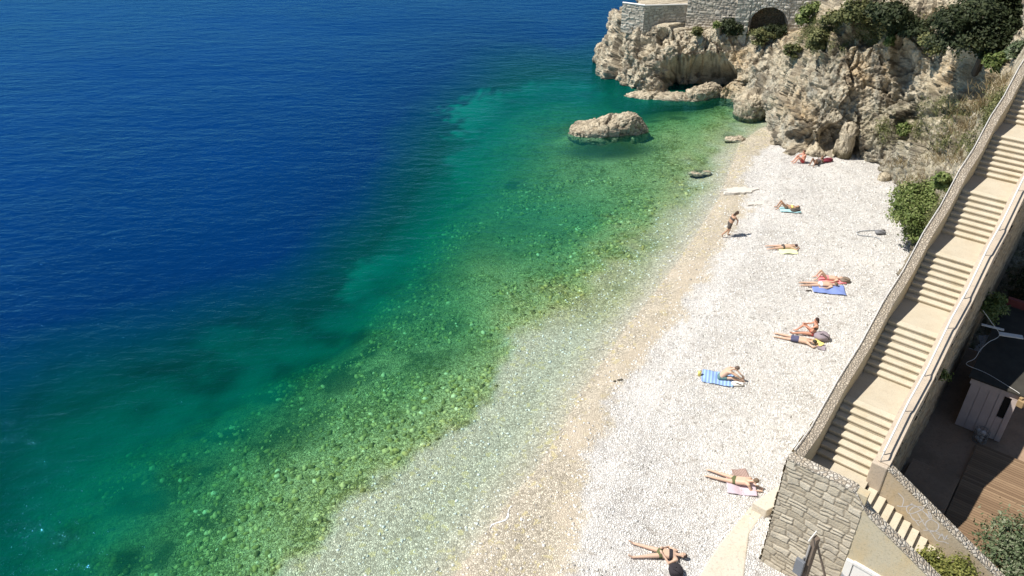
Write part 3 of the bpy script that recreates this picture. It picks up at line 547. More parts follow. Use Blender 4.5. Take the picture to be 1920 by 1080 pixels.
# ------------------------------------------------------------------ masonry panels with real relief
def masonry(name, org, U, V_, Nn_, Lu, Lv, ch=.32, cw=.5, res=.03, amp=.035, mat=None, parent=None, topfn=None, botfn=None, seed=0, tone=(0, 1)):
    nu = max(int(Lu / res), 2); hmax = (max(topfn(a_) for a_ in np.linspace(0, Lu, 9)) - min(botfn(a_) for a_ in np.linspace(0, Lu, 9))) if topfn else Lv; nv = max(int(hmax / res), 2); u = np.linspace(0, Lu, nu); vv = np.linspace(0, 1, nv); Ug, Vg = np.meshgrid(u, vv, indexing='ij')
    tp = np.full(nu, Lv) if topfn is None else np.array([topfn(a) for a in u]); bt = np.zeros(nu) if botfn is None else np.array([botfn(a) for a in u])
    Vz = bt[:, None] + Vg * (tp - bt)[:, None]; q = np.c_[Ug.ravel(), Vz.ravel(), np.zeros(nu * nv) + seed * 3.1]
    wp = (fbm(q * 1.6, 3, seed) - .5) * .28; wp2 = (fbm(q * 1.9 + 5, 3, seed + 1) - .5) * .3
    r = (q[:, 1] + wp) / ch; ri = np.floor(r); rf = r - ri; one = np.zeros_like(ri)
    wd = cw * (.75 + .7 * _h(ri, one, one, seed + 2)); c = (q[:, 0] + wp2 + 3 * _h(ri, one, one, seed + 3)) / wd; ci = np.floor(c); cf = c - ci
    hid = _h(ri, ci, one, seed + 4); split = _h(ri, ci, one, seed + 5) > .6
    rf2 = np.where(split, (rf * 2) % 1, rf); hid = np.where(split & (rf > .5), (hid * 7.3) % 1, hid); hh = np.where(split, ch / 2, ch)
    ed = np.minimum(np.minimum(cf, 1 - cf) * wd, np.minimum(rf2, 1 - rf2) * hh); gr = 1 - sstep(.008, .036, ed + (fbm(q * 9, 2, seed + 8) - .5) * .03)
    d = (1 - gr) * amp * (.55 + .9 * hid) + (fbm(q * 7, 4, seed + 6) - .5) * amp * .9
    U = np.array(U); V_ = np.array(V_); Nn_ = np.array(Nn_)
    P = np.array(org) + Ug.reshape(-1, 1) * U + Vz.reshape(-1, 1) * V_ + d[:, None] * Nn_
    fl = np.dot(np.cross(U, V_), Nn_) < 0
    return mk(name, P, grid_faces(nu, nv, fl), mat, parent, attrs={'tone': ('POINT', tone[0] + (tone[1] - tone[0]) * hid), 'groove': ('POINT', gr * .85)})
dV = (DX, DY, 0); nV = (NX, NY, 0); mD = (-DX, -DY, 0); mN = (-NX, -NY, 0)
# ------------------------------------------------------------------ main staircase
st = empty('staircase', sw(0, .8, 0)); tag(st, 'long straight concrete staircase climbing the slope between two parapets', 'staircase')
inv = Matrix.Translation(-Vector(st.location))
def under(o, root):   # parent keeping the world place
    o.parent = root; o.matrix_parent_inverse = Matrix.Translation(-Vector(root.location)) if root.rotation_euler.z == 0 else root.matrix_world.inverted(); return o
NFL = 7; TR = FR / 7; jit = random.Random(3)
for k in range(NFL):
    s0 = k * (FR + LD); zb = Z0 + 8 * RISE * k
    for i in range(8):
        z1 = zb + RISE * (i + 1); a = s0 + TR * i; b = a + TR if i < 7 else a + .28
        mb = MB(); t_ = jit.uniform(-.006, .006); w0, w1 = .0, 1.56
        mb.swbox(a + .035, b + .03, w0, w1, z1 - .45, z1 - .070); mb.swbox(a - .002 + t_, b + (.012 if i < 7 else 0), w0, w1, z1 - .075, z1 - .002 + jit.uniform(-.003, .003))
        under(mb.build('step', M['tread'], None, bevel=.024), st)
    mb = MB(); a = s0 + FR; mb.swbox(a + .262, a + LD + .03, .0, 1.56, zb + 8 * RISE - .5, zb + 8 * RISE); under(mb.build('landing', M['land'], None), st)
mb = MB(); mb.swbox(-1.55, .03, -.06, 1.6, Z0 - .5, Z0); under(mb.build('landing', M['land'], None), st)
SMAX = NFL * (FR + LD) - .1
def prof(off, s0, s1, sm=.0):
    ks = [s0] + [k * (FR + LD) + q for k in range(NFL) for q in (0, FR)] + [s1]; ks = sorted(set(k for k in ks if s0 <= k <= s1))
    return [(k, zp(k) + off) for k in ks]
def extr(pr_, w0, w1, zlow=None, thick=None):
    mb = MB()
    for (a, za), (b, zb) in zip(pr_[:-1], pr_[1:]):
        mb.swbox(a, b, w0, w1, za - thick if thick else zlow, za, zb - thick if thick else zlow, zb)
    # merge: a single skin is enough, inner faces are hidden
    return mb
# solid body
mb = extr(prof(-.2, 0, SMAX), -.36, 1.5, -.6); under(mb.build('body', M['rubble2'], None), st)
mb = MB(); mb.swbox(-1.52, 0, -.06, 1.58, -.6, Z0 - .3); under(mb.build('body', M['rubble2'], None), st)
# left parapet with rubble coping
def eased(off, k): return [(a, b + k * (Z0 + off + .31 + 8 * RISE / (FR + LD) * a - b)) for a, b in prof(off, 0, SMAX)]
lp = [(-1.5, 4.60), (-.3, 4.60)] + [q_ for q_ in eased(.76, .55) if q_[0] > 0.1]
mb = extr(lp, 1.56, 1.88, -.6); o = under(mb.build('parapet', M['plaster'], None), st); o['label'] = 'seaward parapet'
mb = extr([(a, b + .05) for a, b in lp], 1.55, 1.87, None, .048); cop = mb.build('coping', M['rubble3'], None); under(cop, st)
mb = MB(); mb.tube([sw(a, 1.86, b + .12) for a, b in lp], .014, 6); under(mb.build('pipe', M['rail'], None, True), st)
# right parapet, kerb, coping and handrail
rp = [(.0, 4.35), (.25, 4.42)] + [q_ for q_ in eased(.52, .35) if q_[0] > 0.3]
mb = extr(rp, -.40, .0, None, .9); o = under(mb.build('parapet', M['para'], None), st); o['label'] = 'landward parapet with handrail'
mb = extr([(a, b + .05) for a, b in rp], -.43, -.10, None, .048); o = under(mb.build('coping', M['para'], None), st)
mb = MB(); mb.tube([sw(a, -.17, b + .44) for a, b in rp], .03, 8)
for a, b in rp: mb.tube([sw(a, -.17, b), sw(a, -.17, b + .42)], .014, 6)
under(mb.build('handrail', M['rail'], None, True), st)
# retaining wall face below the right parapet: rubble
masonry('retaining_face', sw(0.0, -.365, 0), dV, (0, 0, 1), mN, SMAX, 1, .26, .4, .07, .05, mat_masonry('old_wall_stone', (.26, .19, .12), (.46, .36, .25), (.10, .075, .05)), None, lambda u: zp(u) - .38, lambda u: .3, 21)
under(bpy.context.scene.objects['retaining_face'], st)
# ------------------------------------------------------------------ front wall, lower flight, side walls
fw = empty('stone_wall', sw(-1.65, 1.0, 0)); tag(fw, 'tall grey stone block wall under the foot of the staircase', 'wall')
def low_top(w_):   # top of outer wall as a function of w
    t_ = .1 - w_; return 4.60 if t_ < 0 else 4.60 - .545 * t_ * min(1, t_ / .5) - .28 * (1 - math.exp(-t_ * t_ / .16))
LW = 5.6
masonry('block_face', sw(-1.80, 1.90, 0), mN, (0, 0, 1), mD, 2.25, 1, .27, .44, .022, .022, M['wallstone'], None, lambda u: low_top(1.9 - u) - .06, lambda u: -.3, 3); under(SC.objects['block_face'], fw)
masonry('block_side', sw(-1.80, 1.90, 0), dV, (0, 0, 1), nV, 2.2, 1, .36, .52, .05, .05, M['wallstone'], None, lambda u: 4.54, lambda u: -.3, 4); under(SC.objects['block_side'], fw)
mb = MB(); mb.swbox(-1.78, -1.5, -.35, 1.885, -.3, 4.52); under(mb.build('core', M['plaster'], None), fw)
mb = MB(); N_ = 26; ws = np.linspace(1.93, -LW, 60)
pw = empty('lower_stair_wall', sw(-1.65, -2.5, 0)); tag(pw, 'ochre plastered side wall with rubble coping descending beside the lower steps', 'wall')
for a, b in zip(ws[:-1], ws[1:]):
    za, zb_ = low_top(a), low_top(b); p = []
    for zz_a, zz_b in ((za - .055, zb_ - .055), (za + .0, zb_ + .0)):
        p += [sw(-1.83, a, zz_a), sw(-1.83, b, zz_b), sw(-1.49, b, zz_b), sw(-1.49, a, zz_a)]
    mb.hexa(p)
o = mb.build('coping', M['rubble'], None); under(o, pw)
def wallstrip(s0, s1, ws_, topf, bot):
    mb = MB()
    for a, b in zip(ws_[:-1], ws_[1:]): mb.hexa([sw(s0, a, bot), sw(s0, b, bot), sw(s1, b, bot), sw(s1, a, bot), sw(s0, a, topf(a)), sw(s0, b, topf(b)), sw(s1, b, topf(b)), sw(s1, a, topf(a))])
    return mb
mb = wallstrip(-1.80, -1.51, np.linspace(-.352, -LW, 40), lambda q_: low_top(q_) - .056, -.3); under(mb.build('plaster_face', M['plaster'], None), pw)
# graffiti wall
def graf_top(w_): return 4.35 + .57 * (w_ + .4) if w_ < -.4 else 4.35
gw = empty('graffiti_wall', sw(0, -2.5, 0)); tag(gw, 'stained plaster wall covered with white spray scrawls above the lower steps', 'wall')
mb = wallstrip(-.10, .16, np.linspace(-.02, -LW - .5, 40), lambda q_: graf_top(q_) - .05, -.3); under(mb.build('wall_face', M['graf'], None), gw)
mb = MB(); wv_ = np.linspace(-.42, -LW - .5, 50)
for a, b in zip(wv_[:-1], wv_[1:]):
    za, zb_ = graf_top(a), graf_top(b); mb.hexa([sw(-.11, a, za - .048), sw(-.11, b, zb_ - .048), sw(.18, b, zb_ - .048), sw(.18, a, za - .048), sw(-.11, a, za + .02), sw(-.11, b, zb_ + .02), sw(.18, b, zb_ + .02), sw(.18, a, za + .02)])
under(mb.build('coping', M['rubble'], None), gw)
mb = MB(); mb.swbox(-.14, .16, -.42, .02, Z0 - .6, 4.36); under(mb.build('pier', M['para'], None, bevel=.03), gw)
def ribbon(mb, pts, wd=.022):   # flat stroke on the wall plane s=-.103
    P = catmull(np.array(pts), max(len(pts) * 6, 8)) if len(pts) > 2 else np.array(pts, float); b = len(mb.V)
    for i in range(len(P)):
        t_ = P[min(i + 1, len(P) - 1)] - P[max(i - 1, 0)]; t_ = t_ / max(np.linalg.norm(t_), 1e-6); nn = np.array([-t_[1], t_[0]]) * wd / 2
        for sg in (1, -1): mb.V.append(tuple(sw(-.1035, P[i][0] + sg * nn[0], P[i][1] + sg * nn[1])))
    for i in range(len(P) - 1): mb.F.append((b + 2 * i, b + 2 * i + 1, b + 2 * i + 3, b + 2 * i + 2))
# picture point -> (w,z) on the plane s=-.1
def on_plane_s(x, y, s_):
    d = un(x, y, 0) - np.array([0, 0, CAM_H]); o_ = np.array([0, 0, CAM_H]); n = np.array([DX, DY, 0]); p0 = np.array(sw(s_, 0, 0)); t_ = ((p0 - o_) @ n) / (d @ n); p = o_ + t_ * d
    return ((p[0] - OX) * NX + (p[1] - OY) * NY, p[2])
def c7(x, y): return on_plane_s(1640 + x / 3.6, 780 + y / 3.6, -.1)
mb = MB()
for st_ in ([(150, 605), (200, 612), (262, 600), (330, 645), (372, 690), (360, 640)], [(160, 520), (195, 560), (185, 610)], [(255, 590), (215, 620), (235, 660), (300, 640), (330, 618), (270, 612), (235, 640)],
            [(232, 645), (262, 700), (300, 705)], [(262, 690), (300, 740)], [(290, 655), (345, 745), (392, 800)], [(392, 702), (430, 730), (425, 765), (385, 780), (352, 760), (345, 722), (372, 700), (400, 704)],
            [(330, 770), (400, 775), (440, 790)], [(385, 790), (420, 840), (470, 850), (500, 862)], [(415, 790), (500, 830)], [(430, 830), (455, 795), (470, 835), (490, 805)], [(300, 720), (330, 700)], [(345, 655), (385, 690), (372, 648)]):
    ribbon(mb, [c7(*q_) for q_ in st_], .026)
under(mb.build('graffiti', M['graffiti'], None), gw)
# lower flight
lf = empty('lower_steps', sw(-.8, -2.5, 0)); tag(lf, 'narrow concrete steps going down to the right from the landing', 'steps')
for i in range(20):
    z1 = Z0 - RISE * (i + 1); a = -.10 - .27 * i; mb = MB()
    mb.swbox(-1.49, -.12, a - .285, a + .0, z1 - .5, z1); under(mb.build('step', M['tread'], None, bevel=.01), lf)
# door in the plaster wall
dr = empty('beach_door', sw(-1.82, -1.1, 0)); tag(dr, 'white double door with an arched top at the foot of the stair wall', 'door')
def arch(w_): q_ = (w_ + .40) / -1.6; return 2.12 - .16 * q_ * q_
mb = MB()
for a, b in zip(np.linspace(-.60, -1.16, 8)[:-1], np.linspace(-.60, -1.16, 8)[1:]): mb.hexa([sw(-1.86, a, -.1), sw(-1.86, b, -.1), sw(-1.80, b, -.1), sw(-1.80, a, -.1), sw(-1.86, a, arch(a) - .12), sw(-1.86, b, arch(b) - .12), sw(-1.80, b, arch(b) - .12), sw(-1.80, a, arch(a) - .12)])
under(mb.build('door_leaf', M['white'], None), dr)
mb = MB()
for a, b in zip(np.linspace(-1.175, -1.75, 8)[:-1], np.linspace(-1.175, -1.75, 8)[1:]): mb.hexa([sw(-1.86, a, -.1), sw(-1.86, b, -.1), sw(-1.80, b, -.1), sw(-1.80, a, -.1), sw(-1.86, a, arch(a) - .12), sw(-1.86, b, arch(b) - .12), sw(-1.80, b, arch(b) - .12), sw(-1.80, a, arch(a) - .12)])
under(mb.build('door_leaf', M['white'], None), dr)
mb = MB(); mb.swbox(-1.89, -1.80, -.585, -.38, -.1, 2.08)
aw = np.linspace(-.585, -1.95, 14)
for a, b in zip(aw[:-1], aw[1:]): mb.hexa([sw(-1.89, a, arch(a) - .105), sw(-1.89, b, arch(b) - .105), sw(-1.80, b, arch(b) - .105), sw(-1.80, a, arch(a) - .105), sw(-1.89, a, arch(a)), sw(-1.89, b, arch(b)), sw(-1.80, b, arch(b)), sw(-1.80, a, arch(a))])
mb.swbox(-1.89, -1.80, -1.95, -1.765, -.1, 1.88); under(mb.build('door_frame', M['white'], None, bevel=.008), dr)
mb = MB(); p = sw(-1.90, -1.63, 1.55)
mb.ball(p, (.05, .05, .20), 10, 8); under(mb.build('handle', M['metalblue'], None, True), dr)
# wooden post with brace near the wall
def base_of(x, y, h, z=0):   # ground point of a vertical thing whose top shows at (x,y)
    p = un(x, y, z + h); return Vector((p[0], p[1], z))
pb = base_of(1531, 1008, 3.1); po = empty('timber_post', pb); tag(po, 'dark weathered timber post with a slanting brace in front of the stone wall', 'post')
mb = MB(); mb.box((0, 0, 1.5), (.16, .16, 3.2), .5); mb.build('post', M['wood'], po, bevel=.012)
mb = MB(); mb.tube([(0.02, 0, 2.98), (.62, -.5, 1.2), (.9, -.7, .0)], .035, 6); mb.build('brace', M['wood'], po)
mb = MB(); q1 = un(1531, 996, 3.2) - np.array(pb); q2 = un(1516, 1015, 3.15) - np.array(pb); mb.tube([q1, q2], .02, 6); mb.build('crossbar', M['rail'], po)
mb = MB(); mb.tube([(-.13, -.02, 0), (-.13, -.02, 2.8)], .03, 8); mb.build('pipe', M['steel'], po, True)
pb2 = base_of(1502, 1050, 2.2); sg = empty('metal_sign', pb2); tag(sg, 'blue grey metal panel on a post left of the timber post', 'sign')
mb = MB(); mb.box((0, 0, 1.9), (.10, .26, .6), .7); mb.build('panel', M['metalblue'], sg, bevel=.01)
mb = MB(); mb.tube([(.08, .02, 0), (.08, .02, 2.3)], .025, 8); mb.build('post', M['steel'], sg)
# concrete footing and slab on the beach side
def prism(name, pts, z0, z1, mat, label, cat, kind=None, rough=.03):
    n = len(pts); pts = [np.array(p[:2]) for p in pts]; c = sum(pts) / n
    V = [(*(p - c), z1 - z0) for p in pts] + [(*((p - c) * 1.01), 0) for p in pts]
    Fs = [tuple(range(n)), tuple(range(2 * n - 1, n - 1, -1))] + [(i, (i + 1) % n, n + (i + 1) % n, n + i) for i in range(n)]
    o = mk(name, V, Fs, mat); bm_fix(o); o.location = (c[0], c[1], z0)
    m = o.modifiers.new('bevel', 'BEVEL'); m.width = rough; m.segments = 2
    tag(o, label, cat, kind=kind); return o
zf = .42
pts = [un(x, y, zf) for x, y in ((1411, 943), (1438, 957), (1452, 950))] + [sw(-1.6, 1.95, 0), sw(2.0, 1.95, 0), sw(5.5, 1.95, 0), sw(5.5, 2.15, 0), sw(2.0, 2.5, 0)]
prism('concrete_footing', pts, -.3, zf, M['slab'], 'raised pale concrete footing along the beach side of the stair wall', 'footing')
pts = [un(x, y, .1) for x, y in ((1408, 948), (1432, 962), (1405, 1000), (1395, 1085), (1300, 1095), (1345, 1025), (1385, 975))]
prism('concrete_slab', pts, -.3, .1, M['slab'], 'pale concrete slab edging the pebbles in front of the stone wall', 'slab', rough=.05)
# ------------------------------------------------------------------ the shaded yard right of the stairs
ZD = .72
U0, U1 = 0, 1
def swgrid(name, s0, s1, w0, w1, z, mat, n=40, attr=False):
    ss = np.linspace(s0, s1, n); ww2 = np.linspace(w0, w1, n); A, B = np.meshgrid(ss, ww2, indexing='ij')
    P = np.stack([OX + A * DX + B * NX, OY + A * DY + B * NY, np.full(A.shape, z)], -1).reshape(-1, 3)
    return mk(name, P, grid_faces(n, n, True), mat, attrs={'across': ('POINT', A.ravel() + 50)} if attr else None)
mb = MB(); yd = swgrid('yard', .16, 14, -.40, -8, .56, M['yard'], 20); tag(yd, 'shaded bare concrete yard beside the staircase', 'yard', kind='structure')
dk = empty('wooden_deck', sw(3, -4.2, ZD)); tag(dk, 'brown plank deck, half sunlit, beyond the graffiti wall', 'deck')
o = swgrid('boards', .18, 7.6, -2.15, -9, ZD + .02, M['deck'], 60, True); under(o, dk)
mb = MB(); mb.swbox(.18, 7.6, -9, -2.15, .3, ZD); under(mb.build('frame', M['wood'], None), dk)
bt = empty('yard_steps', sw(3.2, -1.0, 0)); tag(bt, 'low grey concrete platform in the shade beside the retaining wall', 'platform')
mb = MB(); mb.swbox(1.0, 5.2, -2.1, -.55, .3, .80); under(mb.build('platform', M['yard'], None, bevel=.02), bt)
mb = MB(); mb.swbox(2.6, 3.4, -.95, -.5, .8, .98); mb.swbox(2.75, 3.25, -.8, -.5, .98, 1.16); under(mb.build('step', M['yard'], None, bevel=.02), bt)
# shack
sh = empty('beach_shack', sw(8.3, -1.9, .6)); tag(sh, 'small grey plank shack with a dark roof standing in the shade of the stairs', 'shack')
S0 = 8.35; WA, WB = -1.22, -2.75; ZT = 2.95; ZBs = .6
mb = MB(); mb.swbox(S0 + .04, S0 + 4.5, WB + .02, WA - .02, ZBs, ZT - .25); under(mb.build('wall', M['greywood'], None), sh)
mb = MB(); wv_ = np.linspace(WA, WA - .93, 4)
for a, b in zip(wv_[:-1], wv_[1:]): mb.swbox(S0, S0 + .039, b + .008, a - .008, ZBs, ZT - .38)
mb.swbox(S0 - .01, S0 + .039, WA - 1.10, WA - .94, ZBs, ZT - .30); mb.swbox(S0, S0 + .039, WB + .2, WA - 1.11, ZBs, ZT - 1.35)
under(mb.build('plank_front', M['greywood'], None, bevel=.006), sh)
mb = MB(); mb.swbox(S0 - .02, S0 + .06, WB, WB + .18, ZBs, ZT - .3); mb.swbox(S0 - .025, S0 + .03, WB, WA + .05, ZT - .37, ZT - .1); under(mb.build('frame', M['greywood'], None, bevel=.006), sh)
mb = MB(); mb.swbox(S0 + .01, S0 + .045, WB + .19, WA - 1.12, ZT - 1.32, ZT - .4); under(mb.build('window', M['dark'], None), sh)
mb = MB(); mb.hexa([sw(S0 - .12, WA + .15, ZT - .09), sw(S0 - .12, WB - .25, ZT - .09), sw(S0 + 5, WB - .25, ZT + .5), sw(S0 + 5, WA + .15, ZT + .5), sw(S0 - .12, WA + .15, ZT - .03), sw(S0 - .12, WB - .25, ZT - .03), sw(S0 + 5, WB - .25, ZT + .56), sw(S0 + 5, WA + .15, ZT + .56)])
under(mb.build('roof', M['roof'], None), sh)
mb = MB(); mb.swbox(S0 + 4.9, S0 + 5.1, WB - 1.4, WA + .1, ZT + .45, ZT + .85); under(mb.build('trim', M['redtrim'], None), sh)
mb = MB(); p1 = un(1850, 605, ZT + .9); p2 = un(1873, 622, ZT + .8); p3 = un(1908, 636, ZT + .7)
mb.box((p1 + p2) / 2, (.75, .10, .04), -.5); mb.box((p2 + p3) / 2 + np.array([.1, 0, 0]), (.8, .22, .04), -.3); o = mb.build('sheet_metal', M['rail'], None); tag(o, 'pale sheet metal strip lying across the back of the shack roof', 'sheet')
mb = MB(); pts = [un(x, y, z_) for x, y, z_ in ((1843, 582, 4.6), (1858, 603, 4.2), (1874, 628, 3.7), (1853, 642, 3.6), (1838, 656, 3.5), (1828, 672, 3.3), (1812, 683, 3.05), (1850, 700, 2.98), (1900, 730, 2.95), (1912, 738, 2.95))]
mb.tube(catmull(np.array(pts), 50), .010, 5); o = mb.build('cable', M['rail'], None, True); tag(o, 'thin white cable looping over the shack roof', 'cable')
mb = MB(); p = sw(S0 - .14, WB - .12, ZT - .3); mb.box(p, (.3, .22, .28), .6); mb.box(p + Vector((.12, .1, .18)), (.5, .12, .08), .4); o = mb.build('wall_lantern', simple('lantern_wood', (.36, .25, .13), .8, .2), None, bevel=.02); under(o, sh)
# bucket heap by the door
bk = empty('wire_basket', sw(S0 - .35, -2.15, .56)); tag(bk, 'round wire basket filled with pale oddments against the shack front', 'basket')
mb = MB()
for z_ in (.05, .2, .35, .5): mb.tube([(.24 * math.cos(a), .24 * math.sin(a), z_) for a in np.linspace(0, 6.283, 17)], .01, 4)
for a in np.linspace(0, 6.283, 15)[:-1]: mb.tube([(.22 * math.cos(a), .22 * math.sin(a), 0), (.25 * math.cos(a), .25 * math.sin(a), .5)], .008, 4)
mb.build('wires', M['steel'], bk); mb = MB()
for i in range(9): mb.ball((random.uniform(-.12, .12), random.uniform(-.12, .12), .1 + .05 * i), random.uniform(.06, .11), 8, 6)
mb.build('contents', simple('pale_scrap', (.5, .48, .46), .8, .3, 20), bk, True)
# shaded rocky bank behind the yard
def bank():
    xs_ = np.linspace(0, 1, 150); A, B = np.meshgrid(xs_, np.linspace(0, 1, 150), indexing='ij')
    s_ = 12.5 + A * 16; w2 = -.3 - B * 12; z_ = .4 + 3.2 * sstep(0, .75, A) + .9 * B * sstep(0, .4, A)
    P = np.stack([OX + s_ * DX + w2 * NX, OY + s_ * DY + w2 * NY, z_], -1); N_ = np.zeros_like(P); N_[..., 2] = 1
    D_, cv = rocky(P.reshape(-1, 3), N_.reshape(-1, 3), .8, 1.2, 31); z0_ = np.zeros(len(D_))
    o = mk('rocky_bank', D_, grid_faces(150, 150, True), M['rock'], attrs={'ochre': ('POINT', z0_ + .3), 'net': ('POINT', z0_), 'moss': ('POINT', z0_ + .8), 'cav': ('POINT', cv), 'tint': ('POINT', z0_)})
    tag(o, 'dark overgrown rocky bank in the shade behind the shack', 'bank', kind='structure')
bank()
# ------------------------------------------------------------------ fort walls and arch on the headland
ft = empty('fort_wall', (13, 69, 4)); tag(ft, 'old rubble masonry terrace wall on top of the headland', 'wall')
A1 = un(1168, 44, 4.4); A2 = un(1206, 50, 4.3); A3 = un(1285, 50, 4.2); A4 = un(1400, 62, 4.2)
def vwall(name, a, b, zb, zt0, zt1, thick=.5, seed=0, res=.06, parent=None, mat=None):
    a = np.array(a[:2]); b = np.array(b[:2]); L = np.linalg.norm(b - a); u = (b - a) / L; n = np.array([u[1], -u[0]]); 
    if n @ -(a + b) < 0: n = -n
    masonry(name, (*a, 0), (*u, 0), (0, 0, 1), (*n, 0), L, 1, .24, .38, res, .05, mat or M['fort'], None, lambda q_: zt0 + (zt1 - zt0) * q_ / L, lambda q_: zb, seed); o = SC.objects[name]; o.name = 'masonry_face'; under(o, parent)
    mb = MB(); p = [(*a, zb), (*b, zb), (*(b - n * thick), zb), (*(a - n * thick), zb), (*a, zt0), (*b, zt1), (*(b - n * thick), zt1), (*(a - n * thick), zt0)]; mb.hexa(p); under(mb.build('core', M['para'], None), parent)
vwall('f1', A1 + np.array([-.1, .4, 0]), A2, 3.6, 6.05, 6.05, .45, 41, .06, ft); vwall('f2', A2, A3, 3.2, 6.05, 6.05, .45, 42, .06, ft)
vwall('f3', A3 + np.array([-.1, -.3, 0]), A4, 2.6, 8.6, 8.8, 1.2, 43, .07, ft)
mb = MB()
for a, b in ((A1 + np.array([-.1, .4, 0]), A2), (A2, A3)): mb.tube([(a[0], a[1] - .02, 6.08), (b[0], b[1] - .02, 6.08)], .07, 6)
under(mb.build('coping', M['rail'], None), ft)
# arched bridge wall
ab = empty('arch_wall', (22, 66.5, 4)); tag(ab, 'pale rubble wall with a low arch spanning the gully at the root of the headland', 'wall')
a0 = np.array([18.5, 65.4]); a1 = np.array([26.5, 63.9]); L = np.linalg.norm(a1 - a0); u_ = (a1 - a0) / L; n_ = np.array([u_[1], -u_[0]])
ac = 2.7; ar = 1.55
def ztop_arch(q_):
    t_ = (q_ - ac) / ar; return 5.1 + 1.5 * math.sqrt(max(0, 1 - t_ * t_)) if abs(t_) < 1 else 3.2
masonry('af', (*a0, 0), (*u_, 0), (0, 0, 1), (*n_, 0), L, 1, .24, .36, .06, .05, mat_masonry('pale_fort_stone', (.62, .57, .50), (.82, .78, .70), (.36, .31, .26)), None, lambda q_: 9.5, ztop_arch, 47); o = SC.objects['af']; o.name = 'masonry_face'; under(o, ab)
mb = MB(); qs = np.linspace(ac - ar, ac + ar, 17)
for q0, q1 in zip(qs[:-1], qs[1:]):   # barrel of the arch
    p = [(*(a0 + u_ * q0), ztop_arch(q0)), (*(a0 + u_ * q1), ztop_arch(q1)), (*(a0 + u_ * q1 - n_ * 4), ztop_arch(q1)), (*(a0 + u_ * q0 - n_ * 4), ztop_arch(q0))]; mb.poly(p, [(0, 1, 2, 3)])
under(mb.build('vault', M['para'], None), ab)
mb = MB(); bk_ = [(a0 + u_ * (ac - 2) - n_ * 1.7), (a0 + u_ * (ac + 2) - n_ * 1.7)]; mb.poly([(*bk_[0], 3), (*bk_[1], 3), (*bk_[1], 6.7), (*bk_[0], 6.7), (*(bk_[0] - n_ * .5), 3), (*(bk_[1] - n_ * .5), 3), (*(bk_[1] - n_ * .5), 6.7), (*(bk_[0] - n_ * .5), 6.7)], [(0, 1, 2, 3), (7, 6, 5, 4), (0, 3, 7, 4), (1, 5, 6, 2)])
under(mb.build('dark_backing', M['rubble2'], None), ab)  # dark panel added behind the arch so that its opening stays dark
mb = MB(); mb.poly([(*(a0 - n_ * .02), 6.7), (*(a1 - n_ * .02), 6.7), (*(a1 - n_ * 1.6), 6.7), (*(a0 - n_ * 1.6), 6.7), (*(a0 - n_ * .02), 9.5), (*(a1 - n_ * .02), 9.5), (*(a1 - n_ * 1.6), 9.5), (*(a0 - n_ * 1.6), 9.5)], [(0, 3, 2, 1), (4, 5, 6, 7), (2, 3, 7, 6), (0, 4, 7, 3), (1, 2, 6, 5)]); under(mb.build('core', M['para'], None), ab)
# ------------------------------------------------------------------ plants
def leaves(blobs, n, size, seed, up=.4, clump=.35, aspect=.5, droop=0):
    r_ = np.random.default_rng(seed); B = np.array([b[:3] for b in blobs]); Rr = np.array([b[3:] for b in blobs]); vol = Rr.prod(1) ** .7; pk = r_.choice(len(B), max(n // 22, 6), p=vol / vol.sum())
    d = r_.normal(size=(len(pk), 3)); d[:, 2] = np.abs(d[:, 2]) * .9 - .25 * r_.random(len(pk)); d /= np.linalg.norm(d, axis=1, keepdims=True)
    rad = r_.random(len(pk)) ** .35; C = B[pk] + d * Rr[pk] * (rad * (.85 + .3 * r_.random(len(pk))))[:, None]
    ci = r_.integers(0, len(C), n); cs = clump * Rr[pk][ci].mean(1); P = C[ci] + r_.normal(size=(n, 3)) * (cs * (.45 + .35 * (r_.random(n) < .25)))[:, None]
    nn = d[ci] + r_.normal(size=(n, 3)) * .55; nn[:, 2] += up; nn /= np.linalg.norm(nn, axis=1, keepdims=True)
    t_ = np.cross(nn, r_.normal(size=(n, 3))); t_ /= np.linalg.norm(t_, axis=1, keepdims=True); b_ = np.cross(nn, t_)
    L = (size * (.6 + .8 * r_.random(n)))[:, None]; Vv = np.stack([P - t_ * L, P + b_ * L * aspect, P + t_ * L, P - b_ * L * aspect], 1).reshape(-1, 3)
    rnd = np.clip((.1 + .8 * r_.random(len(C)))[ci] * .6 + .45 * r_.random(n), 0, 1)
    return Vv, np.arange(4 * n).reshape(-1, 4), np.repeat(rnd, 4), C
def shrub(name, base, blobs, n, size, mat, label, cat='shrub', seed=0, group=None, stems=True, **kw):
    base = Vector(base); root = empty(name, base); V, F, R, C = leaves(blobs, n, size, seed, **kw)
    mk('foliage', V, F, mat, root, attrs={'rnd': ('POINT', R)})
    if stems:
        mb = MB(); r_ = random.Random(seed)
        for i in range(min(14, len(C))):
            c = Vector(C[r_.randrange(len(C))]); m_ = c * .5 + Vector((r_.uniform(-.1, .1), r_.uniform(-.1, .1), .05)) * c.length; mb.tube([(0, 0, -.1), m_, c], [.05 * min(1, c.length / 2) + .012, .025, .008], 5)
        mb.build('stem', M['bark'], root)
    return tag(root, label, cat, group)
def cl_shrub(x, y, rx, rz, n, size, mat, label, seed, out=.2, name='shrub', cat='shrub', **kw):
    p, nn = on_cliff(x, y); r_ = random.Random(seed); bl = []
    for i in range(6): bl.append((r_.uniform(-1, 1) * rx * .6, r_.uniform(-.5, .3) * rx * .5, r_.uniform(-.4, .6) * rz, rx * r_.uniform(.4, .62), rx * .42, rz * r_.uniform(.35, .55)))
    return shrub(name, p + nn * out, bl, n, size, mat, label, cat, seed, **kw)
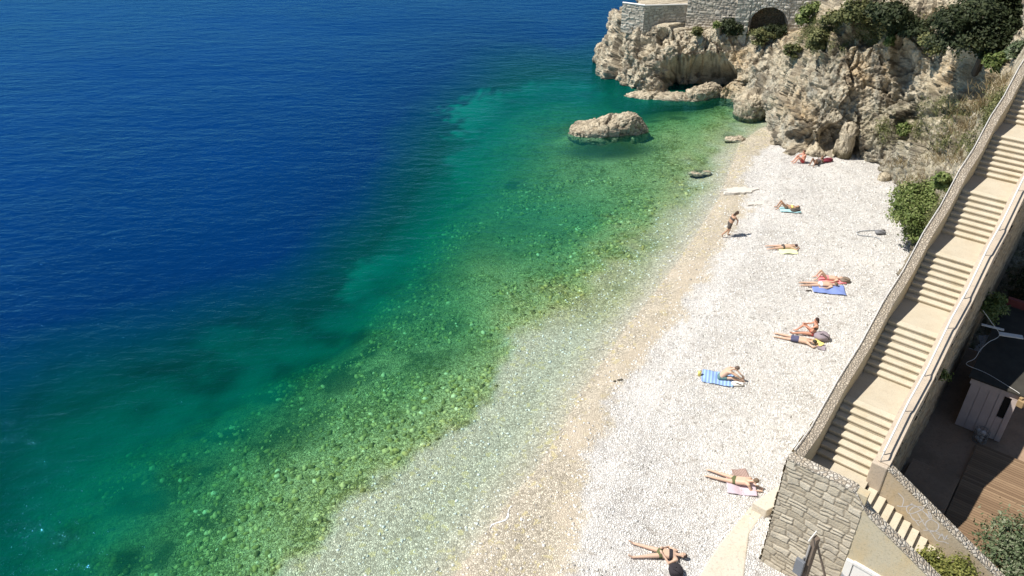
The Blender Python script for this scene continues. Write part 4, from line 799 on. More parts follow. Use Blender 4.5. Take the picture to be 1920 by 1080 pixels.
CS = [
 (1690, 45, 2.3, 1.3, 9000, .13, 'leaf_dark', 'dark green creeper mass hanging over the upper cliff left of the big tree'),
 (1605, 30, 1.7, .9, 4500, .12, 'leaf_olive', 'olive bush at the cliff top right of the arched wall'),
 (1535, 85, 1.0, 1.1, 4500, .10, 'leaf_olive', 'light green bush on the sloping rock below the arch'),
 (1510, 30, .9, 1.2, 4000, .11, 'leaf_green', 'dark bush growing tight against the right end of the arched wall'),
 (1560, 45, .9, .9, 3000, .10, 'leaf_olive', 'straggly green bush on the pale rock spur'),
 (1480, 105, .7, .7, 2200, .09, 'leaf_olive', 'small olive bush on the steep rock left of the pale spur'),
 (1390, 12, 1.5, .8, 3500, .12, 'leaf_dark', 'dark bush sprouting from the masonry left of the arch'),
 (1303, 58, .7, .45, 1500, .10, 'leaf_olive', 'small bush at the foot of the terrace wall on the headland'),
 (1345, 52, .5, .35, 900, .10, 'leaf_green', 'little green bush on the headland between wall and arch'),
 (1446, 30, 1.2, .9, 3500, .10, 'leaf_dark', 'dark brush filling the shade of the low arch'),
 (1425, 70, 1.1, .8, 2500, .10, 'leaf_olive', 'brownish scrub in the gully under the arch'),
 (1662, 85, .5, .5, 1200, .09, 'leaf_green', 'small green tuft on the cliff under the creeper mass'),
 (1688, 238, .75, .55, 3000, .085, 'leaf_green', 'rounded green bush halfway down the slope above the beach'),
 (1755, 90, 1.2, .8, 3000, .11, 'leaf_olive', 'olive scrub under the big dark tree'),
 (1865, 130, .8, .7, 2500, .09, 'leaf_green', 'green scrub close to the upper stair parapet'),
 (1900, 95, .6, .6, 1500, .09, 'leaf_blue', 'grey green scrub at the right edge above the parapet')]
for i, (x, y, rx, rz, n, s_, mt, lb) in enumerate(CS): cl_shrub(x, y, rx, rz, n, s_, M[mt], lb, 100 + i)
# shrub by the foot of the slope, spilling over the parapet
for i, (x, y, rx, rz, n, lb) in enumerate(((1715, 425, 1.9, 1.5, 15000, 'large bright green bush where the pebbles meet the stair parapet'), (1742, 370, 1.7, 1.2, 12000, 'bright green bush higher on the slope, its shadow falling on the stairs'), (1778, 345, .6, .5, 2500, 'small green bush against the parapet above the two large ones'))):
    cl_shrub(x, y, rx, rz, n, .085, M['leaf_green'], lb, 140 + i, out=.35)
# big dark tree at the top right
p, nn = on_cliff(1848, 95); tp_ = Vector(p) + Vector((.2, .3, -.6)); tr = empty('pine_tree', tp_); tag(tr, 'big dark evergreen tree with dense drooping foliage at the top right of the cliff', 'tree')
bl = [(-1.6, -.4, 1.3, 1.7, 1.3, 1.0), (0, -.6, 1.7, 1.7, 1.4, 1.2), (1.3, -.2, 2.3, 1.5, 1.4, 1.2), (-.6, 0, 2.8, 1.8, 1.4, 1.1), (.4, -.9, .7, 1.2, .9, .7), (1.9, .3, 3.3, 1.4, 1.4, 1.1), (-2.3, 0, 2.2, 1.2, 1.1, .8), (.3, .6, 3.9, 1.6, 1.4, 1.0)]
V, F, R, C = leaves(bl, 34000, .10, 77, up=.7, clump=.22); mk('crown', V, F, M['leaf_dark'], tr, attrs={'rnd': ('POINT', R)})
mb = MB(); mb.tube([(0, .2, -1), (.1, .1, .6), (.2, .1, 2), (.3, .3, 3.6)], [.22, .18, .13, .05], 9)
for b in bl: mb.tube([(.1, .1, .6), Vector(b[:3]) * .6 + Vector((0, 0, .3)), b[:3]], [.1, .06, .02], 6)
mb.build('trunk', M['bark'], tr)
# dry twigs and grass on the slope
def tuft(x, y, n, L, mat, label, seed, name='dry_bush', spread=.6, p=None, lean=(0, 0, 0)):
    if p is None: p, nn = on_cliff(x, y)
    r_ = np.random.default_rng(seed); root = empty(name, Vector(p)); V = []; F = []; R = []
    for i in range(n):
        b0 = np.array([r_.normal() * spread, r_.normal() * spread * .7, 0]); b0[2] = -.05 + b0[0] * .3
        d = np.array([r_.normal() * .5, r_.normal() * .5, .6 + r_.random()]) + np.array(lean); d /= np.linalg.norm(d); l = L * (.4 + .8 * r_.random()); wd = .008 + .010 * r_.random()
        sd = np.cross(d, [0.2, 1, 0.1]); sd /= np.linalg.norm(sd); cu = np.array([r_.normal(), r_.normal(), -.4]) * .22 * l; q = [b0, b0 + d * l * .5 + cu * .25, b0 + d * l + cu]
        k = len(V)
        for j, pt in enumerate(q): ww3 = wd * (1, .8, .25)[j]; V += [pt - sd * ww3, pt + sd * ww3]
        F += [(k, k + 1, k + 3, k + 2), (k + 2, k + 3, k + 5, k + 4)]; R += [r_.random()] * 6
    COL.objects.unlink(root); root = mk('dry_grass', np.array(V), np.array(F), mat, attrs={'rnd': ('POINT', R)}); root.location = Vector(p); return tag(root, label, 'dry grass', kind='stuff')
for i, (x, y, n, L, sp, lb) in enumerate(((1845, 190, 300, .6, .7, 'tangle of bare brown stems beside the upper parapet'), (1880, 150, 260, .55, .6, 'dry reddish twigs under the grey green scrub near the frame edge'), (1815, 230, 260, .5, .7, 'dry brown undergrowth left of the parapet on the slope'),
        (1760, 290, 300, .32, .8, 'dry yellow grass on the middle of the slope'), (1720, 330, 260, .3, .7, 'dry grass patch above the large green bush'), (1800, 290, 260, .35, .6, 'dry straw coloured weeds by the parapet on the slope'), (1770, 25, 260, .8, .5, 'dry orange twigs left of the big dark tree'), (1690, 300, 260, .45, .6, 'sparse dry weeds at the bottom of the slope under the cliff'))):
    tuft(x, y, n, L, M['drygrass'], lb, 200 + i, spread=sp)
# low scrub too dense to count, rooted all over the slope
m_ = (padr(moss).reshape(NU, NV + rows)[:, :NV].ravel() * (.5 + vt * .5) + (fbm(D * .9, 3, 7) - .5) * 1.6 > .62) & (px3 > 1470) & (vt > .18)
ii = np.where(m_)[0]; ii = ii[rng.integers(0, len(ii), 2600)]; cps = D[ii] + N3[ii] * .06
n_l = 30000; ci_ = rng.integers(0, len(cps), n_l); Pq = cps[ci_] + rng.normal(size=(n_l, 3)) * .14; nq = N3[ii][ci_] + rng.normal(size=(n_l, 3)) * .6; nq /= np.linalg.norm(nq, axis=1, keepdims=True)
tq = np.cross(nq, rng.normal(size=(n_l, 3))); tq /= np.linalg.norm(tq, axis=1, keepdims=True); bq = np.cross(nq, tq); lq = (.05 * (.6 + .8 * rng.random(n_l)))[:, None]
o = mk('ground_cover', np.stack([Pq - tq * lq, Pq + bq * lq * .5, Pq + tq * lq, Pq - bq * lq * .5], 1).reshape(-1, 3), np.arange(4 * n_l).reshape(-1, 4), M['leaf_olive'], attrs={'rnd': ('POINT', np.repeat(np.clip(rng.random(len(cps))[ci_] * .6 + .4 * rng.random(n_l), 0, 1), 4))})
tag(o, 'low olive scrub and creeping growth scattered over the cliff slope', 'scrub', kind='stuff')
# weeds round the yard and lower steps
def place_shrub(x, y, z, bl, n, size, mat, label, seed, name='shrub', **kw): return shrub(name, un(x, y, z), bl, n, size, M[mat], label, 'shrub', seed, **kw)
bp = sw(2.5, -4.9, .6)
shrub('flowering_shrub', bp, [(-.5, .6, .9, 1.1, .9, .7), (.6, .3, 1.2, 1.2, .9, .8), (-1.2, -.3, .8, .9, .8, .6), (.2, -.8, 1.2, 1.2, 1.0, .8), (1.6, .9, 1.2, 1.2, 1.0, .8), (2.4, 1.5, 1.0, 1.2, 1.0, .8), (1.2, -.6, 1.5, 1.3, 1.0, .9)], 20000, .055, M['leaf_blue'], 'grey green shrub speckled with pale blossoms in the bottom right corner', 'shrub', 301)
shrub('shrub', bp + Vector((1.3, -.6, .3)), [(0, 0, 1.3, 1.3, .9, .8), (1.1, .5, 1.5, 1.2, .9, .8), (-.6, -1, .9, 1, .8, .6), (.6, -1, 1.2, 1.2, .9, .8), (1.8, 1.3, 1.4, 1.2, 1.0, .8)], 13000, .06, M['leaf_olive'], 'dark olive shrub overlapping the blossoming one at the right frame edge', 'shrub', 302)
shrub('weed', sw(-.75, -2.6, 2.15), [(-.3, .1, .35, .45, .4, .35), (.3, -.1, .3, .5, .45, .4), (0, -.4, .2, .5, .4, .3)], 3200, .045, M['leaf_yellow'], 'yellow green weeds growing over the lower steps', 'weed', 303)
shrub('weed', sw(-1.0, -3.8, 1.6), [(-.3, .1, .45, .6, .5, .4), (.4, -.1, .5, .6, .5, .45)], 3500, .05, M['leaf_green'], 'fresh green weeds at the bottom of the lower steps', 'weed', 304)
shrub('weed', sw(12.2, -.75, 3.6), [(0, 0, .1, .55, .5, .45), (.3, .3, .2, .4, .4, .35)], 1800, .07, M['leaf_green'], 'green plant growing from the retaining wall above the shack', 'weed', 305)
shrub('weed', sw(5.5, -.42, 4.2), [(0, 0, .1, .22, .2, .25)], 500, .05, M['leaf_green'], 'small green tuft rooted in the retaining wall under the parapet', 'weed', 306)
shrub('shrub', sw(15.5, -3.2, 1.9), [(-.8, 0, .6, 1.2, 1, .8), (.9, .5, .8, 1.3, 1, .9), (0, 1.6, 1.2, 1.4, 1, .9)], 6000, .09, M['leaf_dark'], 'dark ivy bush in the deep shade behind the shack', 'shrub', 307)
mb = MB()
for i, (x0, y0, x1, y1) in enumerate(((1660, 1012, 1708, 1080), (1667, 1018, 1725, 1088), (1690, 1050, 1735, 1078))):
    a = un(x0, y0, 3.0); b = un(x1, y1, 1.2); m_ = (a + b) / 2 + np.array([0, 0, .15]); mb.tube([a, m_, b, b + (b - m_) * .8], [.008, .016, .02, .022], 5)
root = mb.build('cane_stalk', simple('yellow_cane', (.42, .38, .14), .8, .2), None, True); tag(root, 'leaning yellow cane stalks in front of the plaster wall by the door', 'cane')
# ------------------------------------------------------------------ people
def skin_mat(name, c):
    t = NT(name); cc_ = t.mix(t.noise(6, 3), tuple(q * .9 for q in c), c); x = t.bsdf(cc_, .55, None, .35); return t.m
SK = {'fair': skin_mat('fair_skin', (.66, .44, .32)), 'tan': skin_mat('tanned_skin', (.48, .28, .18)), 'red': skin_mat('reddish_skin', (.62, .31, .21)), 'brown': skin_mat('brown_skin', (.30, .17, .11))}
def cloth(name, c, stripes=None):
    t = NT(name); col = c
    if stripes:
        w_ = t.n('ShaderNodeTexWave'); t.l(t.tc, w_.inputs['Vector']); w_.inputs['Scale'].default_value = stripes[1]; col = t.mix(t.ramp(w_.outputs['Fac'], [(.45, 0), (.55, 1)]), c, stripes[0])
    t.bsdf(col, .9, t.bump(t.noise(30, 3), .5, .01), .15); return t.m
def cone(mb, a, b, ra, rb, n=10):
    a = Vector(a); b = Vector(b); d = b - a
    pts = []; rad = []
    for i, (t_, f) in enumerate(((-.9, .35), (-.6, .75), (0, 1))): pts.append(a + d.normalized() * ra * t_ if d.length > 0 else a); rad.append(ra * f)
    pts.append(b); rad.append(rb)
    for t_, f in ((.6, .75), (.9, .35)): pts.append(b + d.normalized() * rb * t_); rad.append(rb * f)
    mb.tube(pts, rad, n)
def remesh(o, vx, sm=3):
    m = o.modifiers.new('r', 'REMESH'); m.mode = 'VOXEL'; m.voxel_size = vx; m.use_smooth_shade = True
    s_ = o.modifiers.new('s', 'SMOOTH'); s_.factor = .5; s_.iterations = sm
    dg = bpy.context.evaluated_depsgraph_get(); me = bpy.data.meshes.new_from_object(o.evaluated_get(dg)); mats = list(o.data.materials)
    o.modifiers.clear(); o.data = me; me.materials.clear()
    for x in mats: me.materials.append(x)
def person(base, rz, J, label, skin='fair', hair=(.05, .03, .02), hairlen=.0, suit=None, top=None, face=None, scale=1.0, group=None):
    """J: joints in metres in the local frame. keys: pel che nec hea; sL eL hL sR eR hR; pL kL aL tL pR kR aR tR"""
    root = empty('person', base, rz); root.scale = (scale,) * 3; J = {k: Vector(v_) for k, v_ in J.items()}
    mb = MB(); side = (J['pR'] - J['pL']).normalized(); sh_ = (J['sR'] - J['sL']).normalized()
    for d_ in (-1, 0, 1):
        cone(mb, J['pel'] + side * .07 * d_, J['che'] + sh_ * .075 * d_, .105, .10)
    cone(mb, J['che'] - sh_ * .06, J['sL'], .095, .062); cone(mb, J['che'] + sh_ * .06, J['sR'], .095, .062)
    cone(mb, J['che'], J['nec'], .085, .055); cone(mb, J['nec'], J['hea'], .052, .055)
    for s_ in 'LR':
        cone(mb, J['s' + s_], J['e' + s_], .052, .040); cone(mb, J['e' + s_], J['h' + s_], .040, .027)
        cone(mb, J['p' + s_], J['k' + s_], .088, .058); cone(mb, J['k' + s_], J['a' + s_], .058, .038)
        cone(mb, (J['a' + s_]), J['t' + s_], .040, .026)
        fd = (J['h' + s_] - J['e' + s_]).normalized(); up = Vector((0, 0, 1)) if abs(fd.z) < .8 else Vector((1, 0, 0)); sd = fd.cross(up).normalized(); hp = J['h' + s_] + fd * .085
        cone(mb, J['h' + s_], hp, .030, .036)
        for q_, ln in zip((-1.5, -.5, .5, 1.5), (.062, .078, .074, .055)):
            r0 = hp + sd * q_ * .021; cone(mb, r0, r0 + fd * ln * .55 + sd * q_ * .004, .0115, .0105, 6); cone(mb, r0 + fd * ln * .55 + sd * q_ * .004, r0 + fd * ln - up * .012, .0105, .009, 6)
        sg_ = 1 if s_ == 'L' else -1; cone(mb, J['h' + s_] + fd * .02 + sd * sg_ * .02, J['h' + s_] + fd * .075 + sd * sg_ * .06, .013, .010, 6)
    hd = (J['hea'] - J['nec']).normalized(); fc = Vector(face or (0, 0, 1)); fc = (fc - hd * fc.dot(hd)).normalized(); sx = hd.cross(fc).normalized(); R3 = Matrix((sx, fc, hd)).transposed()
    hc = J['hea'] + hd * .07
    mb.ball(hc, (.074, .092, .112), 16, 12, R3); mb.ball(hc + fc * .03 - hd * .06, (.052, .055, .05), 12, 8, R3)
    cone(mb, hc + fc * .085 + hd * .01, hc + fc * .108 - hd * .025, .012, .014, 6)
    for q_ in (-1, 1): mb.ball(hc + sx * .078 * q_ - hd * .01, (.012, .02, .032), 8, 6, R3)
    bd = mb.build('body', SK[skin], root, True); remesh(bd, .0135, 3)
    # hair
    mb = MB(); mb.ball(hc - fc * .022 + hd * .022, (.087, .098, .112), 16, 12, R3)
    if hairlen:
        cone(mb, hc - fc * .06, hc - fc * .075 - hd * hairlen, .07, .035); 
    h_ = mb.build('hair', simple('hair_%d' % random.randrange(10 ** 6), hair, .7, .3, 30), root, True); remesh(h_, .02, 2)
    mb = MB()
    for q_ in (-1, 1): mb = MB(); mb.ball(hc + fc * .084 + sx * .03 * q_ + hd * .012, (.012, .008, .007), 8, 6, R3); mb.build('eye', M['dark'], root)
    mb = MB(); mb.ball(hc + fc * .082 - hd * .055, (.02, .010, .006), 8, 6, R3); mb.build('mouth', M['redtrim'], root)
    if suit:
        mb = MB(); up_ = (J['che'] - J['pel']).normalized()
        for d_ in (-1, 0, 1): cone(mb, J['pel'] + side * .07 * d_ - up_ * .03, J['pel'] + side * .07 * d_ + up_ * (.05 if suit[1] != 'onepiece' else .34), .116, .112)
        if suit[1] in ('trunks', 'skirt'):
            for s_ in 'LR': cone(mb, J['p' + s_], J['p' + s_].lerp(J['k' + s_], .45), .100, .092 if suit[1] == 'trunks' else .12)
        o = mb.build('swimwear', suit[0], root, True); remesh(o, .018, 2)
    if top:
        mb = MB(); up_ = (J['che'] - J['pel']).normalized()
        for d_ in (-1, 0, 1): cone(mb, J['che'] + sh_ * .075 * d_ - up_ * .09, J['che'] + sh_ * .075 * d_ - up_ * (.03), .112, .112)
        for q_ in (-1, 1): cone(mb, J['che'] + sh_ * .08 * q_, J['che'] + sh_ * .085 * q_ + up_ * .12, .05, .045)
        o = mb.build('bikini_top', top, root, True); remesh(o, .018, 2)
    return tag(root, label, 'person', group)
# local frame for lying people: +x = towards head, z up, ground at 0
def lie(knees=False, arms='side', prone=False, prop=0, legs=0.12):
    z = .12; J = dict(pel=(0, 0, z), che=(.38, 0, z + .02 + prop * .55), nec=(.56, 0, z + .03 + prop), hea=(.64, 0, z + .04 + prop * 1.15),
        sL=(.50, .17, z + prop * .85), sR=(.50, -.17, z + prop * .85), pL=(-.04, .09, z), pR=(-.04, -.09, z))
    for s_, q_ in (('L', 1), ('R', -1)):
        if knees and (knees == 'both' or s_ == 'L'): J['k' + s_] = (-.38, q_ * .13, .48); J['a' + s_] = (-.55, q_ * .15, .09); J['t' + s_] = (-.72, q_ * .17, .04)
        else: J['k' + s_] = (-.47, q_ * (.09 + legs * .5), .09); J['a' + s_] = (-.90, q_ * (.08 + legs), .07); J['t' + s_] = (-1.02, q_ * (.08 + legs), .05 if prone else .17)
        if arms == 'side': J['e' + s_] = (.24, q_ * .30, .08); J['h' + s_] = (.0, q_ * .25, .07)
        elif arms == 'head': J['e' + s_] = (.72, q_ * .30, .08); J['h' + s_] = (.86, q_ * .12, .06)
        elif arms == 'belly': J['e' + s_] = (.26, q_ * .32, .08); J['h' + s_] = (.06, q_ * .13, .24)
        elif arms == 'elbows': J['e' + s_] = (.62, q_ * .20, .05); J['h' + s_] = (.86, q_ * .10, .06)
        elif arms == 'front': J['e' + s_] = (.70, q_ * .22, .07); J['h' + s_] = (.92, q_ * .14, .06)
    return J
def gpt(x, y): p = un(x, y, 0); z_ = terrain(np.array([[p[0], p[1]]]))[0][0]; p = un(x, y, z_); return Vector((p[0], p[1], z_ + .012))
def ang(x0, y0, x1, y1): a = gpt(x0, y0); b = gpt(x1, y1); return math.atan2(b.y - a.y, b.x - a.x)
def towel(x0, y0, x1, y1, wd, mat, label, seed=0, cat='towel', name='towel', dz=.0, ext=0):
    a = gpt(x0, y0); b = gpt(x1, y1); L = (b - a).length + ext; rz = math.atan2(b.y - a.y, b.x - a.x); nu, nv = 30, 16
    A, B = np.meshgrid(np.linspace(-L / 2, L / 2, nu), np.linspace(-wd / 2, wd / 2, nv), indexing='ij'); q = np.c_[A.ravel(), B.ravel(), np.full(nu * nv, seed * 1.7)]
    z_ = .01 + .10 * fbm(q * 3.2, 3, seed) - .03 * np.cos(A.ravel() * 9 + B.ravel() * 4) * .5 ; off = (fbm(q * 1.2, 2, seed + 3) - .5) * .14; P = np.c_[A.ravel() + off, B.ravel() + off * .7, z_]
    F = grid_faces(nu, nv); o = mk(name, P, F, mat, smooth=True); m = o.modifiers.new('sol', 'SOLIDIFY'); m.thickness = .012
    c = (a + b) / 2; o.location = (c.x, c.y, c.z + dz); o.rotation_euler = (0, 0, rz); tag(o, label, cat); return o
CL = dict(black=cloth('black_cloth', (.04, .035, .04)), navy=cloth('navy_cloth', (.10, .10, .17)), green=cloth('olive_cloth', (.12, .13, .06)), dark=cloth('dark_cloth', (.10, .085, .075)), red=cloth('red_cloth', (.55, .10, .10)),
          pink=cloth('pink_cloth', (.80, .26, .28)), blue=cloth('blue_cloth', (.20, .27, .56)), lblue=cloth('light_blue_cloth', (.34, .52, .74), ((.22, .32, .60), 2.2)), pale=cloth('pale_blue_cloth', (.42, .68, .72)), lime=cloth('lime_cloth', (.74, .78, .46)),
          mauve=cloth('mauve_cloth', (.30, .25, .28)), lilac=cloth('lilac_cloth', (.56, .46, .52)), yellow=cloth('yellow_cloth', (.82, .70, .22)), maroon=cloth('maroon_cloth', (.22, .04, .06)), white=cloth('white_cloth', (.82, .80, .76)), teal=cloth('teal_cloth', (.12, .22, .22)))
# 1 bottom sunbather on her back
person(gpt(1238, 1042), ang(1183, 1036, 1280, 1050), lie(arms='belly', legs=.2), 'woman in a black bikini top lying on her back, nearest to the camera', 'fair', (.06, .04, .035), .12, (CL['green'], 'brief'), CL['black'])
# 2 prone on elbows
towel(1362, 912, 1418, 918, .75, CL['lilac'], 'lilac towel under the sunbather propped on her elbows'); 
person(gpt(1376, 905), ang(1335, 886, 1405, 906), lie(arms='elbows', prone=True, prop=.17, legs=.08), 'woman propped on her elbows face down, beside a patterned cloth', 'fair', (.16, .11, .07), .0, (CL['green'], 'brief'), None, face=(.8, 0, -.6))
towel(1374, 892, 1402, 890, .5, cloth('patterned_cloth', (.55, .38, .34), ((.16, .12, .09), 6)), 'crumpled brown and rose patterned cloth beside the propped up sunbather', 4, 'cloth', 'cloth')
towel(1403, 918, 1412, 922, .2, CL['white'], 'small white pouch in front of the propped up sunbather', 5, 'pouch', 'pouch')
# 3 sitting forward on blue towel
towel(1316, 706, 1376, 716, .85, CL['lblue'], 'light blue striped towel under the seated pale sunbather', 2)
J = dict(pel=(0, 0, .12), che=(.25, 0, .47), nec=(.42, 0, .58), hea=(.52, 0, .62), sL=(.36, .17, .52), sR=(.36, -.17, .52), eL=(.62, .22, .42), hL=(.86, .14, .22), eR=(.62, -.22, .42), hR=(.86, -.14, .22), pL=(.05, .09, .12), pR=(.05, -.09, .12), kL=(.45, .14, .30), kR=(.45, -.14, .22), aL=(.85, .10, .07), aR=(.86, -.10, .07), tL=(.98, .12, .12), tR=(.99, -.12, .12))
person(gpt(1350, 710), ang(1350, 710, 1400, 718), J, 'pale person sitting bent forward over outstretched legs on a blue towel', 'fair', (.14, .10, .08), 0, (CL['teal'], 'trunks'), None, face=(.6, 0, -.7))
bp_ = gpt(1311, 704); bo = empty('bottle', bp_); tag(bo, 'yellow bottle standing at the end of the blue towel', 'bottle')
mb = MB(); mb.tube([(0, 0, 0), (0, 0, .20), (0, 0, .26)], [.075, .075, .03], 10); mb.build('body', CL['yellow'], bo, True); mb = MB(); mb.tube([(0, 0, .26), (0, 0, .31)], .032, 8); mb.build('cap', CL['white'], bo)
def bag(x, y, sz, mat, label, seed=0, strap=None, name='bag', cat='bag', rz=0):
    p = gpt(x, y); root = empty(name, p, rz); th = np.linspace(0, 2 * np.pi, 24, endpoint=False); ph = np.linspace(.03, np.pi - .03, 14); T, Pp = np.meshgrid(th, ph, indexing='ij')
    n = np.stack([np.sin(Pp) * np.cos(T), np.sin(Pp) * np.sin(T), np.cos(Pp)], -1).reshape(-1, 3); P = np.sign(n) * np.abs(n) ** .75 * np.array(sz); P = P * (1 + .45 * (fbm(P * 5 + seed * 3, 3, seed)[:, None] - .5)); P[:, 2] += sz[2] * .9
    i = np.arange(24 * 14).reshape(24, 14); i = np.concatenate([i, i[:1]], 0); f = np.stack([i[:-1, :-1], i[:-1, 1:], i[1:, 1:], i[1:, :-1]], -1).reshape(-1, 4)
    mk('bag_body', P, f, mat, root, True); mb = MB(); mb.tube([(-sz[0] * .5, 0, sz[2] * 1.6), (-sz[0] * .2, -sz[1] * .6, sz[2] * 2.3), (sz[0] * .4, -sz[1] * .9, sz[2] * 1.7), (sz[0] * .8, -sz[1] * .7, sz[2] * .5)], .018, 6)
    mb.build('strap', strap or mat, root, True); return tag(root, label, cat)
bag(1382, 722, (.26, .14, .07), CL['white'], 'floppy white hat lying below the seated sunbather', 2, CL['dark'], 'sun_hat', 'hat')
bag(1266, 1076, (.24, .22, .16), CL['black'], 'black bag with white specks at the bottom frame edge', 3)
# 4 couple: man prone + woman sitting
person(gpt(1494, 640), ang(1452, 630, 1535, 649), lie(arms='head', prone=True, legs=.06), 'man in navy trunks lying face down with his arms round his head', 'fair', (.05, .045, .03), 0, (CL['navy'], 'trunks'), None, face=(.2, 0, -1))
J = dict(pel=(0, 0, .12), che=(.10, 0, .50), nec=(.08, 0, .68), hea=(.06, 0, .76), sL=(.08, .17, .62), sR=(.08, -.17, .62), eL=(-.18, .22, .45), hL=(-.38, .12, .50), eR=(-.16, -.2, .45), hR=(-.38, -.08, .48), pL=(-.02, .09, .12), pR=(-.02, -.09, .12), kL=(-.38, .13, .44), kR=(-.46, -.12, .12), aL=(-.66, .12, .1), aR=(-.9, -.16, .07), tL=(-.80, .14, .05), tR=(-1.0, -.18, .14))
person(gpt(1522, 628), ang(1475, 622, 1522, 628), J, 'woman with dark hair sitting upright next to the man in navy trunks', 'red', (.06, .035, .03), .16, (CL['red'], 'brief'), CL['dark'], face=(-1, 0, -.2))
bag(1540, 636, (.34, .26, .17), CL['mauve'], 'grey mauve bag with black straps beside the couple', 5, CL['black'])
towel(1524, 640, 1540, 650, .28, CL['yellow'], 'crumpled yellow cloth between the man and the mauve bag', 6, 'cloth', 'cloth', .04); towel(1532, 652, 1547, 655, .3, CL['mauve'], 'mauve towel corner under the couple', 7)
# 5 two on blue / pink towels
towel(1522, 541, 1585, 546, .9, CL['blue'], 'bright blue towel under the prone sunbather'); 
person(gpt(1538, 537), ang(1497, 536, 1572, 540), lie(arms='side', prone=True, legs=.06), 'sunbather lying face down on a bright blue towel', 'fair', (.20, .14, .09), 0, (CL['white'], 'brief'), None, face=(.2, 0, -1))
towel(1533, 524, 1585, 529, .6, CL['pink'], 'pink red towel next to the bright blue one', 3)
person(gpt(1550, 525), ang(1520, 524, 1580, 528), lie('both', arms='side'), 'sunbather on a pink red towel with both knees drawn up', 'fair', (.14, .09, .06), .12, (CL['pink'], 'brief'), None, scale=.95)
bag(1583, 529, (.26, .20, .12), cloth('straw', (.22, .17, .13)), 'brown bag at the head of the pink red towel', 8)
o = bag(1516, 546, (.16, .05, .03), CL['dark'], 'pair of dark sandals left of the bright blue towel', 9, None, 'sandals', 'sandals')
# 6 prone on lime towel
towel(1460, 471, 1492, 471, .75, CL['lime'], 'lime yellow towel under the small prone sunbather', 8)
person(gpt(1468, 466), ang(1436, 467, 1492, 466), lie(arms='head', prone=True, legs=.1), 'sunbather face down on a lime yellow towel, elbows out', 'fair', (.08, .05, .05), 0, (CL['dark'], 'brief'), None, face=(.2, 0, -1), scale=.93)
# 7 knees up
towel(1462, 394, 1500, 396, .7, CL['pale'], 'pale blue towel under the sunbather with one knee raised', 9)
person(gpt(1474, 392), ang(1450, 391, 1496, 392), lie('both', arms='belly'), 'tanned sunbather on her back, knees raised, below the white slabs', 'tan', (.07, .05, .04), .1, (CL['dark'], 'brief'), CL['yellow'], scale=.95)
bag(1491, 397, (.30, .18, .10), CL['dark'], 'dark grey bag at the corner of the pale blue towel', 11)
# 8 walking girl
gp = gpt(1365, 443)
J = dict(pel=(0, 0, .82), che=(.12, 0, 1.16), nec=(.22, 0, 1.32), hea=(.27, 0, 1.38), sL=(.17, .17, 1.26), sR=(.17, -.17, 1.26), eL=(.06, .24, 1.02), hL=(.20, .22, .82), eR=(.34, -.2, 1.04), hR=(.36, -.12, .82), pL=(0, .09, .80), pR=(0, -.09, .80), kL=(.10, .09, .46), kR=(-.14, -.09, .42), aL=(.0, .09, .08), aR=(-.42, -.09, .16), tL=(.14, .09, .03), tR=(-.34, -.09, .03))
person(gp, math.radians(8), J, 'woman in a dark skirt walking over the sand with her head bent', 'tan', (.07, .045, .03), .22, (CL['dark'], 'skirt'), CL['dark'], face=(.7, 0, -.6))
# 9 sitting by the cliff
J = dict(pel=(0, 0, .12), che=(.06, 0, .48), nec=(.02, 0, .66), hea=(.0, 0, .72), sL=(.04, .17, .60), sR=(.04, -.17, .60), eL=(-.2, .22, .48), hL=(-.36, .12, .36), eR=(-.18, -.2, .45), hR=(-.36, -.08, .36), pL=(-.02, .09, .12), pR=(-.02, -.09, .12), kL=(-.36, .12, .46), kR=(-.38, -.12, .44), aL=(-.60, .12, .09), aR=(-.62, -.12, .09), tL=(-.76, .12, .05), tR=(-.78, -.13, .05))
person(gpt(1504, 305), math.radians(10), J, 'sunburnt person sitting with knees up right under the cliff', 'red', (.12, .06, .04), 0, (CL['red'], 'trunks'), None, face=(-1, 0, -.3))
person(gpt(1530, 308), ang(1518, 316, 1545, 304), lie('both', arms='elbows', prop=.12), 'dark clothed person reclining with raised knees under the cliff', 'brown', (.05, .04, .04), 0, (CL['dark'], 'onepiece'), CL['mauve'], scale=.95)
bag(1550, 303, (.46, .22, .12), CL['maroon'], 'maroon duffel bag on the pebbles under the cliff', 12, CL['black'], rz=.3)
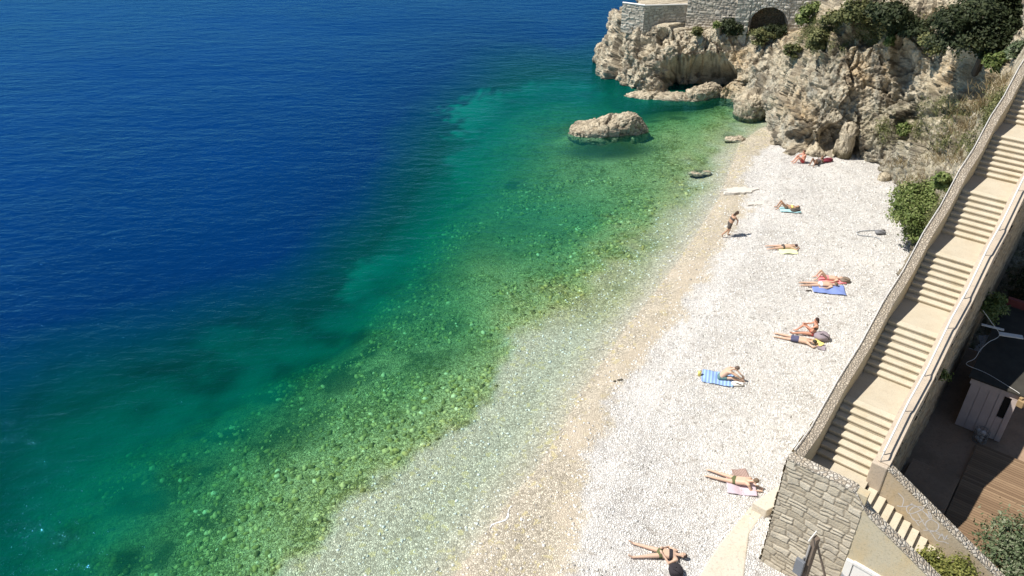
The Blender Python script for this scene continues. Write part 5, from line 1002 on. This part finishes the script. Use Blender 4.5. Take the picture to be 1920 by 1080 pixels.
# 10 grey bag and hose near the big bush
bag(1649, 438, (.28, .20, .10), simple('grey_plastic', (.20, .20, .21), .6), 'grey plastic heap near the large green bush', 13)
bag(1656, 435, (.09, .09, .07), CL['dark'], 'small dark ball of cloth by the grey plastic heap', 14, name='cloth', cat='cloth')
mb = MB(); pts = [gpt(x, y) + Vector((0, 0, .03)) for x, y in ((1645, 433), (1628, 433), (1612, 435), (1606, 438), (1612, 442), (1628, 444), (1645, 447), (1650, 451))]; mb.tube(catmull(np.array(pts), 50), .022, 6); o = mb.build('hose', simple('grey_hose', (.34, .36, .38), .6), None, True); tag(o, 'thin grey hose looped on the pebbles by the grey heap', 'hose')
# driftwood / dark flotsam on the sand
mb = MB(); p = gpt(1160, 714)
for i in range(5): mb.ball(p + Vector((random.uniform(-.2, .2), random.uniform(-.08, .08), .03)), (random.uniform(.06, .12), .05, .035), 8, 6)
o = mb.build('seaweed_clump', simple('dark_weed', (.09, .08, .06), .9), None, True); tag(o, 'small dark clump of seaweed lying on the sand band', 'seaweed')

# a lick of foam left by the last ripple
def foam(x0, y0, x1, y1, wd, label):
    a = un(x0, y0, WL); b = un(x1, y1, WL); V = []; n = 40
    for i in range(n):
        t_ = i / (n - 1); c_ = a + (b - a) * t_; h_ = wd * math.sin(math.pi * min(max(t_, .02), .98)) * (.5 + rng.random()); dv = np.array([-(b - a)[1], (b - a)[0], 0]); dv /= np.linalg.norm(dv); c_ = c_ + dv * .12 * math.sin(t_ * 9)
        for q_ in (-1, 1): V.append(c_ + dv * q_ * h_)
    V = np.array(V); zz = terrain(V[:, :2])[0]; V[:, 2] = np.maximum(zz, WL) + .012
    o = mk('foam', V, np.array([(2 * i, 2 * i + 1, 2 * i + 3, 2 * i + 2) for i in range(n - 1)]), M['foam']); m = o.modifiers.new('sol', 'SOLIDIFY'); m.thickness = .01; tag(o, label, 'foam', kind='stuff')
foam(918, 998, 968, 950, .035, 'thin white foam streak at the water edge near the camera')

GR = {'person': 'people on the beach', 'towel': 'beach towels', 'shrub': 'shrubs on the cliff and beside the yard', 'rock': 'loose rocks at the foot of the cliff and in the shallows', 'bag': 'bags and bundles on the pebbles', 'weed': 'weeds rooted in the walls and steps', 'stone': 'pale stone slabs by the sand', 'cloth': 'crumpled cloths on the pebbles'}
for o in list(COL.objects):
    if o.parent is None and o.get('category') in GR: o['group'] = GR[o['category']]
